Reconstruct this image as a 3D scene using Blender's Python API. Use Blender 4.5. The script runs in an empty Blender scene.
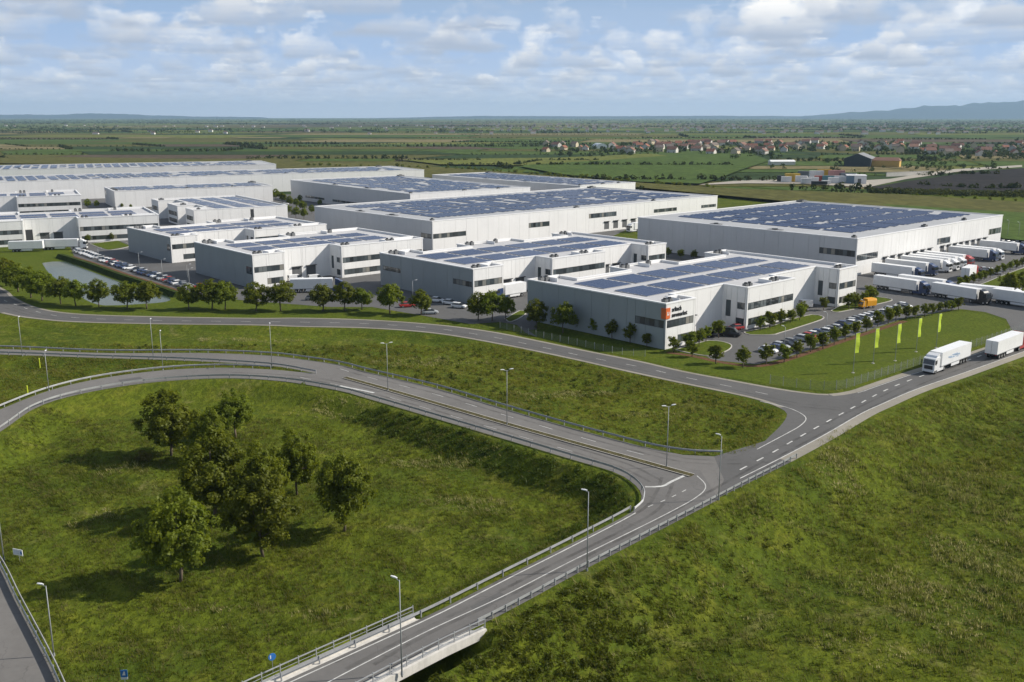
import bpy, bmesh, math, random
import numpy as np
from mathutils import Vector, Matrix
from mathutils.geometry import tessellate_polygon
R = math.radians
scene = bpy.context.scene
COL = scene.collection
rnd = random.Random(7)
nrg = np.random.default_rng(11)

# ------------------------------------------------------------------ camera
FPX, CAMH, HORY = 975.0, 50.0, 116.0
PIT = math.atan((341 - HORY) / FPX)
cd = bpy.data.cameras.new('camera')
cd.sensor_width = 36.0
cd.lens = FPX / 1024 * 36.0
cd.clip_start = 1.0
cd.clip_end = 60000.0
cam = bpy.data.objects.new('camera', cd)
cam.location = (0, 0, CAMH)
cam.rotation_euler = (R(90) - PIT, 0, 0)
COL.objects.link(cam)
scene.camera = cam

# ------------------------------------------------------------------ light
SUN_AZ, SUN_EL = 82.0, 35.0        # clockwise from +Y
HAZE = 0.000045
SUN_STRENGTH, SKY_STRENGTH, EXPOSURE = 5.0, 0.062, 0.22
w = bpy.data.worlds.new('World')
scene.world = w
w.use_nodes = True
nt = w.node_tree
nt.nodes.clear()


class NG:
    """tiny expression helper for node trees"""
    def __init__(s, tree): s.t = tree

    def node(s, typ, ins=None, **props):
        n = s.t.nodes.new(typ)
        for k, v in props.items(): setattr(n, k, v)
        for k, v in (ins or {}).items():
            if isinstance(v, bpy.types.NodeSocket): s.t.links.new(v, n.inputs[k])
            elif v is not None: n.inputs[k].default_value = v
        return n

    def math(s, op, a, b=None, c=None, clamp=False):
        n = s.node('ShaderNodeMath', {0: a, 1: b, 2: c}, operation=op)
        n.use_clamp = clamp
        return n.outputs[0]

    def vmath(s, op, a, b=None, scale=None):
        n = s.node('ShaderNodeVectorMath', {0: a, 1: b}, operation=op)
        if scale is not None:
            if isinstance(scale, bpy.types.NodeSocket): s.t.links.new(scale, n.inputs['Scale'])
            else: n.inputs['Scale'].default_value = scale
        return n.outputs[0]

    def mix(s, f, a, b, blend='MIX'):
        n = s.t.nodes.new('ShaderNodeMix')
        n.data_type = 'RGBA'
        n.blend_type = blend
        for k, v in ((0, f), (6, a), (7, b)):
            if isinstance(v, bpy.types.NodeSocket): s.t.links.new(v, n.inputs[k])
            else:
                if k and len(v) == 3: v = (*v, 1)
                n.inputs[k].default_value = v
        return n.outputs[2]

    def noise(s, vec, scale, detail=3, rough=0.5, dist=0.0, typ='FBM'):
        n = s.node('ShaderNodeTexNoise', {'Scale': scale, 'Detail': detail, 'Roughness': rough, 'Distortion': dist})
        if vec is not None: s.t.links.new(vec, n.inputs['Vector'])
        return n.outputs['Fac']

    def step(s, x, a, b, lo=0.0, hi=1.0):
        n = s.node('ShaderNodeMapRange', {0: x, 1: a, 2: b, 3: lo, 4: hi}, interpolation_type='SMOOTHSTEP')
        return n.outputs[0]

    def ramp(s, x, stops):
        n = s.node('ShaderNodeValToRGB', {0: x})
        e = n.color_ramp.elements
        while len(e) < len(stops): e.new(0.5)
        for el, (p, c) in zip(e, stops):
            el.position = p
            el.color = (*c, 1) if len(c) == 3 else c
        return n.outputs[0]


g = NG(nt)
sky = g.node('ShaderNodeTexSky', sky_type='NISHITA', sun_disc=False, sun_elevation=R(SUN_EL), sun_rotation=R(SUN_AZ),
             altitude=100, air_density=1.0, dust_density=1.2, ozone_density=1.5)
tc = g.node('ShaderNodeTexCoord')
sep = g.node('ShaderNodeSeparateXYZ', {0: tc.outputs['Generated']})
dz = g.math('MAXIMUM', sep.outputs[2], 0.004)
comb = g.node('ShaderNodeCombineXYZ', {0: g.math('DIVIDE', sep.outputs[0], dz), 1: g.math('DIVIDE', sep.outputs[1], dz), 2: 0.0}).outputs[0]
NS = 10
# cumulus as a stack of slices from the base up; the lowest slice is the nearest to the eye; every ray takes its own offset
jit = g.node('ShaderNodeTexWhiteNoise', {'Vector': g.vmath('SCALE', tc.outputs['Generated'], scale=91000.0)}, noise_dimensions='3D').outputs[0]
up = sep.outputs[2]
sky_col = g.mix(g.step(up, 0.05, 0.22, 0.92, 0.0), sky.outputs[0], (5.4, 7.9, 12.2, 1))
vq = g.vmath('MULTIPLY', comb, (0.05, 0.11, 1))
veil = g.step(g.noise(vq, 1.0, 3, 0.6, 0.4), 0.36, 0.72)
col = g.mix(g.math('MULTIPLY', veil, g.step(up, 0.02, 0.08, 0.0, 0.28)), sky_col, (8.3, 9.1, 10.3, 1))
col = g.mix(g.step(up, 0.0, 0.08, 0.8, 0.0), col, (9.4, 10.4, 11.8, 1))
dens = g.step(up, 0.006, 0.034, 0.5, 1.0)
for i in reversed(range(NS)):
    t = i / (NS - 1)
    hv = g.math('ADD', g.math('MULTIPLY', jit, 0.085), 1.10 + 0.085 * i)
    p = g.vmath('ADD', g.vmath('SCALE', comb, scale=hv), g.node('ShaderNodeCombineXYZ', {0: 3.7, 1: 41.3, 2: g.math('MULTIPLY', hv, 1.3)}).outputs[0])
    n = g.noise(p, 0.58, 6.5, 0.56)
    th = 0.553 + 0.135 * t ** 1.3
    d = g.step(n, th, th + 0.017)
    k = min(1, 0.05 + t * 1.5)
    c = tuple(a_ * (1 - k) + b_ * k for a_, b_ in zip((5.9, 7.0, 8.9), (15.0, 14.9, 14.6)))
    col = g.mix(g.math('MULTIPLY', d, dens), col, (*c, 1))
col = g.mix(g.step(up, -0.01, 0.016), (9.2, 10.2, 11.6, 1), col)
bg = g.node('ShaderNodeBackground', {'Color': col, 'Strength': SKY_STRENGTH})
out = g.node('ShaderNodeOutputWorld', {'Surface': bg.outputs[0]})
w.cycles.sampling_method = 'MANUAL'
w.cycles.sample_map_resolution = 512

sd = bpy.data.lights.new('sun', 'SUN')
sd.energy = SUN_STRENGTH
sd.angle = R(0.53)
sd.color = (1.0, 0.93, 0.82)
sun = bpy.data.objects.new('sun', sd)
sv = Vector((math.sin(R(SUN_AZ)) * math.cos(R(SUN_EL)), math.cos(R(SUN_AZ)) * math.cos(R(SUN_EL)), math.sin(R(SUN_EL))))
sun.rotation_euler = sv.to_track_quat('Z', 'Y').to_euler()
sun.location = sv * 400
COL.objects.link(sun)
scene.view_settings.view_transform = 'Standard'
scene.view_settings.look = 'None'
scene.view_settings.exposure = EXPOSURE
scene.view_settings.gamma = 1.0
scene.view_settings.use_curve_mapping = False
scene.render.engine = 'CYCLES'
cy = scene.cycles
cy.use_denoising = True
cy.max_bounces = 5
cy.diffuse_bounces = 3
cy.glossy_bounces = 2
cy.transmission_bounces = 3
cy.transparent_max_bounces = 6
cy.volume_bounces = 0
cy.use_fast_gi = False
cy.caustics_reflective = False
cy.caustics_refractive = False


# ------------------------------------------------------------------ helpers
def px(x, y, z=0.0):
    """the point of the level z that the photograph shows at this pixel"""
    a = (x - 512) / FPX
    b = (341 - y) / FPX
    d = (a, math.cos(PIT) + b * math.sin(PIT), -math.sin(PIT) + b * math.cos(PIT))
    t = (z - CAMH) / d[2]
    return Vector((d[0] * t, d[1] * t))


def tag(o, label=None, cat=None, group=None, kind=None):
    if label: o['label'] = label
    if cat: o['category'] = cat
    if group: o['group'] = group
    if kind: o['kind'] = kind
    return o


def link(o, parent=None):
    COL.objects.link(o)
    if parent is not None: o.parent = parent
    return o


def empty(name, loc=(0, 0, 0), rz=0.0):
    o = bpy.data.objects.new(name, None)
    o.empty_display_size = 0.2
    o.location = loc if len(loc) == 3 else (*loc, 0)
    o.rotation_euler = (0, 0, rz)
    return link(o)


class MB:
    """collects faces for one mesh"""
    def __init__(s):
        s.v, s.f, s.m = [], [], []

    def quad(s, a, b, c, d, m=0):
        n = len(s.v)
        s.v += [a, b, c, d]
        s.f.append((n, n + 1, n + 2, n + 3))
        s.m.append(m)

    def box(s, x0, x1, y0, y1, z0, z1, m=0):
        n = len(s.v)
        s.v += [(x0, y0, z0), (x1, y0, z0), (x1, y1, z0), (x0, y1, z0), (x0, y0, z1), (x1, y0, z1), (x1, y1, z1), (x0, y1, z1)]
        for q in ((0, 3, 2, 1), (4, 5, 6, 7), (0, 1, 5, 4), (1, 2, 6, 5), (2, 3, 7, 6), (3, 0, 4, 7)):
            s.f.append(tuple(n + i for i in q))
            s.m.append(m)
        return s

    def hexa(s, pts, m=0):
        """8 corners: bottom ring then top ring"""
        n = len(s.v)
        s.v += [tuple(p) for p in pts]
        for q in ((0, 3, 2, 1), (4, 5, 6, 7), (0, 1, 5, 4), (1, 2, 6, 5), (2, 3, 7, 6), (3, 0, 4, 7)):
            s.f.append(tuple(n + i for i in q))
            s.m.append(m)
        return s

    def loft(s, rings, m=0, caps=True):
        n = len(s.v)
        k = len(rings[0])
        for r in rings: s.v += [tuple(p) for p in r]
        for i in range(len(rings) - 1):
            for j in range(k):
                a, b = n + i * k + j, n + i * k + (j + 1) % k
                s.f.append((a, b, b + k, a + k))
                s.m.append(m)
        if caps:
            s.f.append(tuple(n + j for j in reversed(range(k))))
            s.m.append(m)
            s.f.append(tuple(n + (len(rings) - 1) * k + j for j in range(k)))
            s.m.append(m)
        return s

    def tube(s, p0, p1, r0, r1=None, k=8, m=0, caps=True):
        r1 = r0 if r1 is None else r1
        p0, p1 = Vector(p0), Vector(p1)
        d = (p1 - p0).normalized()
        a = d.orthogonal().normalized()
        b = d.cross(a)
        rings = []
        for p, r in ((p0, r0), (p1, r1)):
            rings.append([p + (a * math.cos(t) + b * math.sin(t)) * r for t in (2 * math.pi * j / k for j in range(k))])
        return s.loft(rings, m, caps)

    def prism_y(s, prof, y0, y1, m=0, inset=0.0):
        """side outline (x,z) swept over the width, y0..y1"""
        return s.loft([[(x, y0, z) for x, z in prof], [(x, y1, z) for x, z in prof]], m)

    def mesh(s, name, mats=None, smooth=False):
        me = bpy.data.meshes.new(name)
        me.from_pydata([tuple(p) for p in s.v], [], s.f)
        for mt in (mats or []): me.materials.append(mt)
        if any(s.m): me.polygons.foreach_set('material_index', s.m)
        if smooth: me.polygons.foreach_set('use_smooth', [True] * len(s.f))
        me.update()
        return me

    def build(s, name, mat, parent=None, loc=None, rz=0, smooth=False):
        o = bpy.data.objects.new(name, s.mesh(name, mat if isinstance(mat, (list, tuple)) else [mat], smooth))
        if loc is not None: o.location = loc
        o.rotation_euler = (0, 0, rz)
        return link(o, parent)


def inst(name, me, parent=None, loc=(0, 0, 0), rz=0.0, sc=None):
    o = bpy.data.objects.new(name, me)
    o.location = loc
    o.rotation_euler = (0, 0, rz)
    if sc is not None: o.scale = sc if hasattr(sc, '__len__') else (sc, sc, sc)
    return link(o, parent)


def copy_tree(o, parent=None):
    c = o.copy()
    COL.objects.link(c)
    c.parent = parent
    for ch in list(o.children): copy_tree(ch, c)
    return c


ORD = ['first', 'second', 'third', 'fourth', 'fifth', 'sixth', 'seventh', 'eighth', 'ninth', 'tenth', 'eleventh', 'twelfth', 'thirteenth',
       'fourteenth', 'fifteenth', 'sixteenth', 'seventeenth', 'eighteenth', 'nineteenth', 'twentieth']


def nth(i):
    if i < 20: return ORD[i]
    n = i + 1
    if n >= 100: return '%d%s' % (n, 'th' if n % 100 in (11, 12, 13) else {1: 'st', 2: 'nd', 3: 'rd'}.get(n % 10, 'th'))
    tens = {2: 'twenty', 3: 'thirty', 4: 'forty', 5: 'fifty', 6: 'sixty', 7: 'seventy', 8: 'eighty', 9: 'ninety'}
    tn = {2: 'twentieth', 3: 'thirtieth', 4: 'fortieth', 5: 'fiftieth', 6: 'sixtieth', 7: 'seventieth', 8: 'eightieth', 9: 'ninetieth'}
    return tn[n // 10] if n % 10 == 0 else tens[n // 10] + '-' + ORD[n % 10 - 1]


def cat_rom(pts, step=2.0):
    pts = [Vector(p) for p in pts]
    P = [pts[0] * 2 - pts[1]] + pts + [pts[-1] * 2 - pts[-2]]
    o = []
    for i in range(1, len(P) - 2):
        a, b, c, d = P[i - 1:i + 3]
        n = max(2, int((c - b).length / step))
        for k in range(n):
            t = k / n
            o.append(0.5 * ((2 * b) + (c - a) * t + (2 * a - 5 * b + 4 * c - d) * t * t + (3 * b - a - 3 * c + d) * t ** 3))
    o.append(pts[-1])
    return o


def resample(pts, step):
    """evenly spaced points and tangents along a polyline"""
    pts = [Vector(p) for p in pts]
    L = [0]
    for a, b in zip(pts, pts[1:]): L.append(L[-1] + (b - a).length)
    n = max(1, round(L[-1] / step))
    o, j = [], 0
    for k in range(n + 1):
        s_ = L[-1] * k / n
        while j < len(pts) - 2 and L[j + 1] < s_: j += 1
        t = (s_ - L[j]) / max(1e-9, L[j + 1] - L[j])
        o.append((pts[j].lerp(pts[j + 1], t), (pts[j + 1] - pts[j]).normalized()))
    return o


def pxl(lst, z=0.0, step=2.0): return cat_rom([px(x, y, z) for x, y in lst], step)


def offs(pts, d):
    """polyline moved sideways; positive = to the left of travel"""
    o = []
    for i, p in enumerate(pts):
        t = (pts[min(i + 1, len(pts) - 1)] - pts[max(i - 1, 0)]).normalized()
        o.append(p + Vector((-t.y, t.x)) * d)
    return o


# ------------------------------------------------------------------ materials
def new_mat(name):
    m = bpy.data.materials.new(name)
    m.use_nodes = True
    t = m.node_tree
    t.nodes.clear()
    q = NG(t)
    o = q.node('ShaderNodeOutputMaterial')
    return m, q, o


MATS = {}


def mat(name, c=(0.5, 0.5, 0.5), rough=0.6, metal=0.0, var=0.12, scale=0.5, spec=0.5, coords='Object', bump=0.0, emis=None, streak=0.0, tint=0.0):
    """painted / plain surface with a little uneven wear"""
    if name in MATS: return MATS[name]
    m, q, o = new_mat(name)
    tcn = q.node('ShaderNodeTexCoord')
    v = q.node('ShaderNodeNewGeometry').outputs['Position'] if coords == 'World' else tcn.outputs[coords]
    n1 = q.noise(v, scale, 4, 0.6)
    n2 = q.noise(v, scale * 9, 2, 0.6)
    f = q.math('ADD', q.math('MULTIPLY', n1, 0.7), q.math('MULTIPLY', n2, 0.3))
    if streak:
        sv_ = q.vmath('MULTIPLY', v, (1.6, 1.6, 0.06))
        f = q.math('ADD', q.math('MULTIPLY', f, 1 - streak), q.math('MULTIPLY', q.noise(sv_, 1.0, 3, 0.6), streak))
    lo = tuple(max(0, k * (1 - var)) for k in c)
    hi = tuple(min(1, k * (1 + var)) for k in c)
    cc = q.mix(q.step(f, 0.3, 0.7), lo, hi)
    if tint:
        oi = q.node('ShaderNodeObjectInfo')
        cc = q.mix(1.0, cc, q.mix(oi.outputs['Random'], (1 - tint,) * 3, (1 + tint,) * 3), 'MULTIPLY')
    b = q.node('ShaderNodeBsdfPrincipled', {'Base Color': cc, 'Roughness': rough, 'Metallic': metal, 'Specular IOR Level': spec})
    if emis: 
        b.inputs['Emission Color'].default_value = (*emis, 1)
        b.inputs['Emission Strength'].default_value = 1
    if bump:
        bn = q.node('ShaderNodeBump', {'Height': n2, 'Strength': bump, 'Distance': 0.05})
        q.t.links.new(bn.outputs[0], b.inputs['Normal'])
    q.t.links.new(b.outputs[0], o.inputs[0])
    MATS[name] = m
    return m


def leaf_mat(name, c, trans=0.45, hue=0.022):
    if name in MATS: return MATS[name]
    m, q, o = new_mat(name)
    tcn = q.node('ShaderNodeTexCoord')
    oi = q.node('ShaderNodeObjectInfo')
    geo = q.node('ShaderNodeNewGeometry')
    n1 = q.noise(tcn.outputs['Object'], 0.9, 3, 0.6)
    dark = tuple(k * 0.62 for k in c)
    lite = (c[0] * 1.45, c[1] * 1.4, c[2] * 1.0)
    cc = q.mix(q.step(n1, 0.3, 0.72), dark, lite)
    at = q.node('ShaderNodeAttribute', attribute_name='tone')
    cc = q.mix(q.step(at.outputs['Fac'], 0, 1, 0.0, 0.65), cc, (c[0] * 1.75, c[1] * 1.55, c[2] * 0.9))
    hs = q.node('ShaderNodeHueSaturation', {'Hue': q.math('ADD', 0.5 - hue / 2, q.math('MULTIPLY', oi.outputs['Random'], hue)),
                                            'Value': q.math('ADD', 0.82, q.math('MULTIPLY', oi.outputs['Random'], 0.36)), 'Color': cc})
    d = q.node('ShaderNodeBsdfDiffuse', {'Color': hs.outputs[0], 'Roughness': 0.4})
    tl = q.node('ShaderNodeBsdfTranslucent', {'Color': q.mix(1.0, hs.outputs[0], (1.25, 1.2, 0.55), 'MULTIPLY')})
    gl = q.node('ShaderNodeBsdfGlossy', {'Color': (0.9, 0.95, 0.9, 1), 'Roughness': 0.5})
    mx = q.node('ShaderNodeMixShader', {0: trans, 1: d.outputs[0], 2: tl.outputs[0]})
    mx2 = q.node('ShaderNodeMixShader', {0: 0.008, 1: mx.outputs[0], 2: gl.outputs[0]})
    q.t.links.new(mx2.outputs[0], o.inputs[0])
    MATS[name] = m
    return m


def ground_mat(name, cols, scale=0.05, fine=1.2, dry=(0.20, 0.17, 0.075), dryness=0.5, bump=0.5, rowdir=None):
    """grass / crop ground: broad patches, tussocks, dry stalks"""
    if name in MATS: return MATS[name]
    m, q, o = new_mat(name)
    geo = q.node('ShaderNodeNewGeometry')
    p = geo.outputs['Position']
    a = q.noise(p, scale, 5, 0.6, 0.6)
    b = q.noise(p, scale * 6, 4, 0.65, 0.3)
    c = q.noise(q.vmath('MULTIPLY', p, (1.0, 0.55, 1.0)), fine, 4, 0.7, 0.8)
    cc = q.mix(q.step(a, 0.33, 0.66), cols[0], cols[1])
    cc = q.mix(q.math('MULTIPLY', q.step(b, 0.45, 0.75), 0.75), cc, cols[2])
    cc = q.mix(q.math('MULTIPLY', q.step(c, 0.40, 0.62, 1.0, 0.0), 0.55), cc, tuple(k * 0.42 for k in cols[0]))
    dr = q.math('MULTIPLY', q.step(q.noise(q.vmath('ADD', p, (130, 70, 0)), scale * 2.3, 5, 0.7, 1.2), 0.56, 0.72), dryness)
    dr = q.math('MULTIPLY', dr, q.step(c, 0.42, 0.6, 0.35, 1.0))
    cc = q.mix(dr, cc, dry)
    if rowdir is not None:
        rp = q.node('ShaderNodeTexWave', {'Vector': q.vmath('MULTIPLY', p, (math.cos(rowdir), math.sin(rowdir), 0)), 'Scale': 0.08, 'Distortion': 0.4, 'Detail': 2})
        cc = q.mix(q.math('MULTIPLY', rp.outputs['Fac'], 0.25), cc, tuple(k * 0.6 for k in cols[0]))
    bs = q.node('ShaderNodeBsdfPrincipled', {'Base Color': cc, 'Roughness': 0.95, 'Specular IOR Level': 0.05})
    if bump:
        bn = q.node('ShaderNodeBump', {'Height': q.math('ADD', c, q.math('MULTIPLY', b, 1.5)), 'Strength': bump, 'Distance': 0.5})
        q.t.links.new(bn.outputs[0], bs.inputs['Normal'])
    q.t.links.new(bs.outputs[0], o.inputs[0])
    MATS[name] = m
    return m


def asphalt_mat(name, c, var=0.16):
    if name in MATS: return MATS[name]
    m, q, o = new_mat(name)
    geo = q.node('ShaderNodeNewGeometry')
    p = geo.outputs['Position']
    a = q.noise(p, 0.07, 4, 0.6, 0.4)
    b = q.noise(p, 0.9, 4, 0.7)
    s_ = q.noise(p, 14, 2, 0.6)
    f = q.math('ADD', q.math('ADD', q.math('MULTIPLY', a, 0.5), q.math('MULTIPLY', b, 0.3)), q.math('MULTIPLY', s_, 0.2))
    cc = q.mix(q.step(f, 0.3, 0.7), tuple(k * (1 - var) for k in c), tuple(k * (1 + var) for k in c))
    cr = q.node('ShaderNodeTexVoronoi', {'Vector': q.vmath('ADD', p, q.vmath('SCALE', q.node('ShaderNodeTexNoise', {'Vector': p, 'Scale': 0.4}).outputs['Color'], scale=3.0)), 'Scale': 0.11}, feature='DISTANCE_TO_EDGE')
    cc = q.mix(q.step(cr.outputs[0], 0.0, 0.006, 0.45, 0.0), cc, tuple(k * 0.45 for k in c))
    bs = q.node('ShaderNodeBsdfPrincipled', {'Base Color': cc, 'Roughness': 0.85, 'Specular IOR Level': 0.3})
    bn = q.node('ShaderNodeBump', {'Height': s_, 'Strength': 0.2, 'Distance': 0.02})
    q.t.links.new(bn.outputs[0], bs.inputs['Normal'])
    q.t.links.new(bs.outputs[0], o.inputs[0])
    MATS[name] = m
    return m


M_MEADOW = ground_mat('meadow_grass', ((0.064, 0.094, 0.011), (0.112, 0.138, 0.013), (0.165, 0.166, 0.022)), 0.035, 1.3, dryness=0.6)
M_LAWN = ground_mat('mown_lawn', ((0.082, 0.114, 0.013), (0.098, 0.128, 0.014), (0.115, 0.136, 0.019)), 0.05, 2.0, dryness=0.12, bump=0.15)
M_ASPH = asphalt_mat('dark_asphalt', (0.102, 0.100, 0.098))
M_ASPH2 = asphalt_mat('worn_asphalt', (0.155, 0.148, 0.140))
M_ASPH3 = asphalt_mat('ramp_asphalt', (0.132, 0.127, 0.122))
M_YARD = asphalt_mat('yard_asphalt', (0.105, 0.104, 0.103))
M_SHOUL = asphalt_mat('gravel_shoulder', (0.26, 0.24, 0.20))
M_MARK = mat('road_paint', (0.50, 0.50, 0.48), 0.8, var=0.3, scale=0.8, coords='Object')
M_KERB = mat('kerb_concrete', (0.42, 0.40, 0.37), 0.85, var=0.15, scale=0.4)
M_GALV = mat('galvanised_steel', (0.34, 0.35, 0.36), 0.55, 0.2, var=0.15, scale=0.7)
M_POLE = mat('pole_grey', (0.30, 0.315, 0.325), 0.55, 0.2, var=0.1)
M_CONC = mat('bridge_concrete', (0.56, 0.54, 0.50), 0.85, var=0.18, scale=0.4, streak=0.4)
M_WHITE = mat('white_cladding', (0.76, 0.76, 0.755), 0.55, var=0.055, scale=0.12, streak=0.45, coords='World', tint=0.012)
M_PARAPET = mat('white_coping', (0.80, 0.80, 0.80), 0.5, var=0.03)
M_ROOF = mat('roof_membrane', (0.46, 0.46, 0.47), 0.85, var=0.10, scale=0.08, coords='World')
M_ROOF2 = mat('roof_membrane_grey', (0.36, 0.37, 0.385), 0.85, var=0.08, scale=0.08, coords='World')
M_DARK = mat('dark_frame', (0.035, 0.037, 0.04), 0.5, var=0.15)
M_HVAC = mat('hvac_metal', (0.16, 0.165, 0.17), 0.55, 0.3, var=0.25, scale=1.2)
M_RUB = mat('tyre_rubber', (0.018, 0.018, 0.018), 0.9, var=0.2)
M_TRUNK = mat('bark', (0.11, 0.085, 0.06), 0.9, var=0.35, scale=3)
M_MULCH = ground_mat('bark_mulch', ((0.16, 0.085, 0.05), (0.13, 0.075, 0.045), (0.20, 0.12, 0.075)), 0.3, 3.0, dryness=0.2, bump=0.3)


def glass_mat(name, c, rough=0.08):
    if name in MATS: return MATS[name]
    m, q, o = new_mat(name)
    oi = q.node('ShaderNodeObjectInfo')
    cc = q.ramp(oi.outputs['Random'], [(0.0, tuple(k * 0.5 for k in c)), (0.62, tuple(k * 1.5 for k in c)), (0.75, tuple(k * 2.5 for k in c)), (1.0, (0.26, 0.25, 0.22))])
    bs = q.node('ShaderNodeBsdfPrincipled', {'Base Color': cc, 'Roughness': rough, 'Specular IOR Level': 0.8})
    q.t.links.new(bs.outputs[0], o.inputs[0])
    MATS[name] = m
    return m


M_GLASS = glass_mat('window_glass', (0.045, 0.055, 0.06))


def solar_mat():
    m, q, o = new_mat('solar_glass')
    tcn = q.node('ShaderNodeTexCoord')
    oi = q.node('ShaderNodeObjectInfo')
    s_ = q.node('ShaderNodeSeparateXYZ', {0: tcn.outputs['Object']})
    def line(x, per, wd):
        f = q.math('FRACT', q.math('DIVIDE', x, per))
        return q.math('LESS_THAN', f, wd / per)
    ln = q.math('MAXIMUM', line(s_.outputs[0], 1.05, 0.05), line(s_.outputs[1], 1.7, 0.05))
    base = q.mix(oi.outputs['Random'], (0.030, 0.046, 0.105), (0.050, 0.070, 0.140))
    base = q.mix(q.math('MULTIPLY', q.noise(tcn.outputs['Object'], 0.6, 2), 0.5), base, (0.055, 0.078, 0.145))
    cc = q.mix(q.math('MULTIPLY', ln, 0.55), base, (0.22, 0.25, 0.31))
    bs = q.node('ShaderNodeBsdfPrincipled', {'Base Color': cc, 'Roughness': 0.25, 'Specular IOR Level': 0.2})
    q.t.links.new(bs.outputs[0], o.inputs[0])
    return m


M_SOLAR = solar_mat()

# ------------------------------------------------------------------ road edges (read from the photograph on the level z = 0)
MAIN_FAR = [(-120, 236), (-60, 262), (0, 287), (16, 298), (40, 308), (79, 313.7), (153, 316.3), (256, 318), (300, 317.8), (367, 319.6), (435, 324.3), (489, 331),
            (536, 340), (587, 350.6), (640, 361), (683, 370.8), (732, 380), (776, 388), (806, 392.4), (828, 394), (849, 391), (864, 386), (901, 373.5), (940, 361.5), (987, 346.5), (1040, 329), (1160, 292)]
MAIN_NEAR_L = [(-160, 262), (-70, 294), (0, 313), (40, 319.5), (79, 322.4), (153, 324.2), (256, 325.5), (300, 327), (367, 328.5), (435, 333.7), (502, 345), (570, 359),
               (622, 370.8), (683, 384), (732, 394), (760, 400.7), (779, 407.8), (787, 414), (782, 424), (769, 437), (757, 448), (745, 453), (732, 455.5), (714, 456.5), (683, 455), (640, 446)]
MID_TOP = [(-160, 346), (0, 349), (101, 353), (202, 353), (270, 355.6), (300, 359), (340, 365), (367, 372), (435, 388), (502, 408), (570, 427.5), (640, 446)]
MID_IN = [(-160, 350), (0, 354.5), (101, 358), (186, 360.7), (270, 365.8), (317, 373.5)]
RAMP_UP = [(-160, 480), (-60, 436), (0, 409.6), (50, 390.5), (101, 378.5), (162, 370.5), (219, 367.8), (270, 369.5), (317, 374)]
RAMP_LOW = [(-160, 520), (-60, 468), (0, 432), (34, 409), (68, 397), (118, 387), (169, 381), (229, 378.5), (287, 382), (340, 391), (367, 398.5), (435, 418.5), (502, 438.5), (570, 459),
            (612, 471.5), (630, 481), (640, 491), (641, 501), (632, 512), (573, 543), (506, 576.5), (440, 610), (399, 629), (340, 656), (283, 682), (220, 712), (120, 760)]
SLIP_RIGHT = [(240, 760), (330, 702), (362, 684), (440, 644), (479, 626), (520, 605), (586, 569), (652, 534.5), (719, 499.5), (752, 482), (791, 462), (835, 438), (872, 416), (892, 406.5), (926, 391.5), (973, 375), (1024, 356.5), (1120, 322), (1240, 280)]

W = {k: pxl(v) for k, v in dict(MAIN_FAR=MAIN_FAR, MAIN_NEAR_L=MAIN_NEAR_L, MID_TOP=MID_TOP, MID_IN=MID_IN, RAMP_UP=RAMP_UP, RAMP_LOW=RAMP_LOW, SLIP_RIGHT=SLIP_RIGHT).items()}

# low ground beside the embankments: (outline, depth, width of the slope)
LOOP = W['RAMP_LOW'][:] + [Vector(px(60, 800)), Vector(px(-700, 800)), Vector(px(-700, 560))]
LOOP = offs(W['RAMP_LOW'], -0.7)
LOOP = [p for p in LOOP] + [Vector(px(60, 820)), Vector(px(-900, 820)), Vector(px(-900, 600))]
FIELD = offs(W['SLIP_RIGHT'], -0.9) + [Vector(px(2200, 282)), Vector(px(2200, 900)), Vector(px(150, 900))]
BRIDGE_A, BRIDGE_B = px(414, 618), px(482, 629)            # line of the abutment across the road
bdir = (px(283, 682) - px(440, 610)).normalized()          # along the bridge, towards the camera side
SPAN = [BRIDGE_A + bdir * 0.5 + (BRIDGE_A - BRIDGE_B).normalized() * 6, BRIDGE_B + bdir * 0.5 + (BRIDGE_B - BRIDGE_A).normalized() * 3.0,
        BRIDGE_B + bdir * 40 + (BRIDGE_B - BRIDGE_A).normalized() * 4, BRIDGE_A + bdir * 40 + (BRIDGE_A - BRIDGE_B).normalized() * 6]
STRIP = W['MAIN_NEAR_L'][:-1] + list(reversed(W['MID_TOP']))
GORE = W['MID_IN'] + list(reversed(W['RAMP_UP']))


# left lower road, 5 m down
ZL = -3.6
lr = pxl([(-40, 520), (-4, 563), (18, 606), (44, 656), (60, 690), (80, 740)], ZL)
LOWROAD = lr + [p + Vector((-14, 0)) for p in reversed(lr)]


def poly_sd(P, X, Y):
    """inside mask and distance to the outline, for arrays"""
    P = np.array([(p[0], p[1]) for p in P])
    A, B = P, np.roll(P, -1, axis=0)
    ins = np.zeros(X.shape, bool)
    dm = np.full(X.shape, 1e18)
    for (ax, ay), (bx, by) in zip(A, B):
        ex, ey = bx - ax, by - ay
        L = ex * ex + ey * ey
        if L < 1e-9: continue
        t = np.clip(((X - ax) * ex + (Y - ay) * ey) / L, 0, 1)
        dm = np.minimum(dm, (X - ax - t * ex) ** 2 + (Y - ay - t * ey) ** 2)
        c = ((ay > Y) != (by > Y))
        with np.errstate(divide='ignore', invalid='ignore'):
            xi = ax + (Y - ay) * ex / ey if ey else np.full(X.shape, np.inf)
        ins ^= c & (X < xi)
    return ins, np.sqrt(dm)


def sst(x): 
    x = np.clip(x, 0, 1)
    return x * x * (3 - 2 * x)


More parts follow.
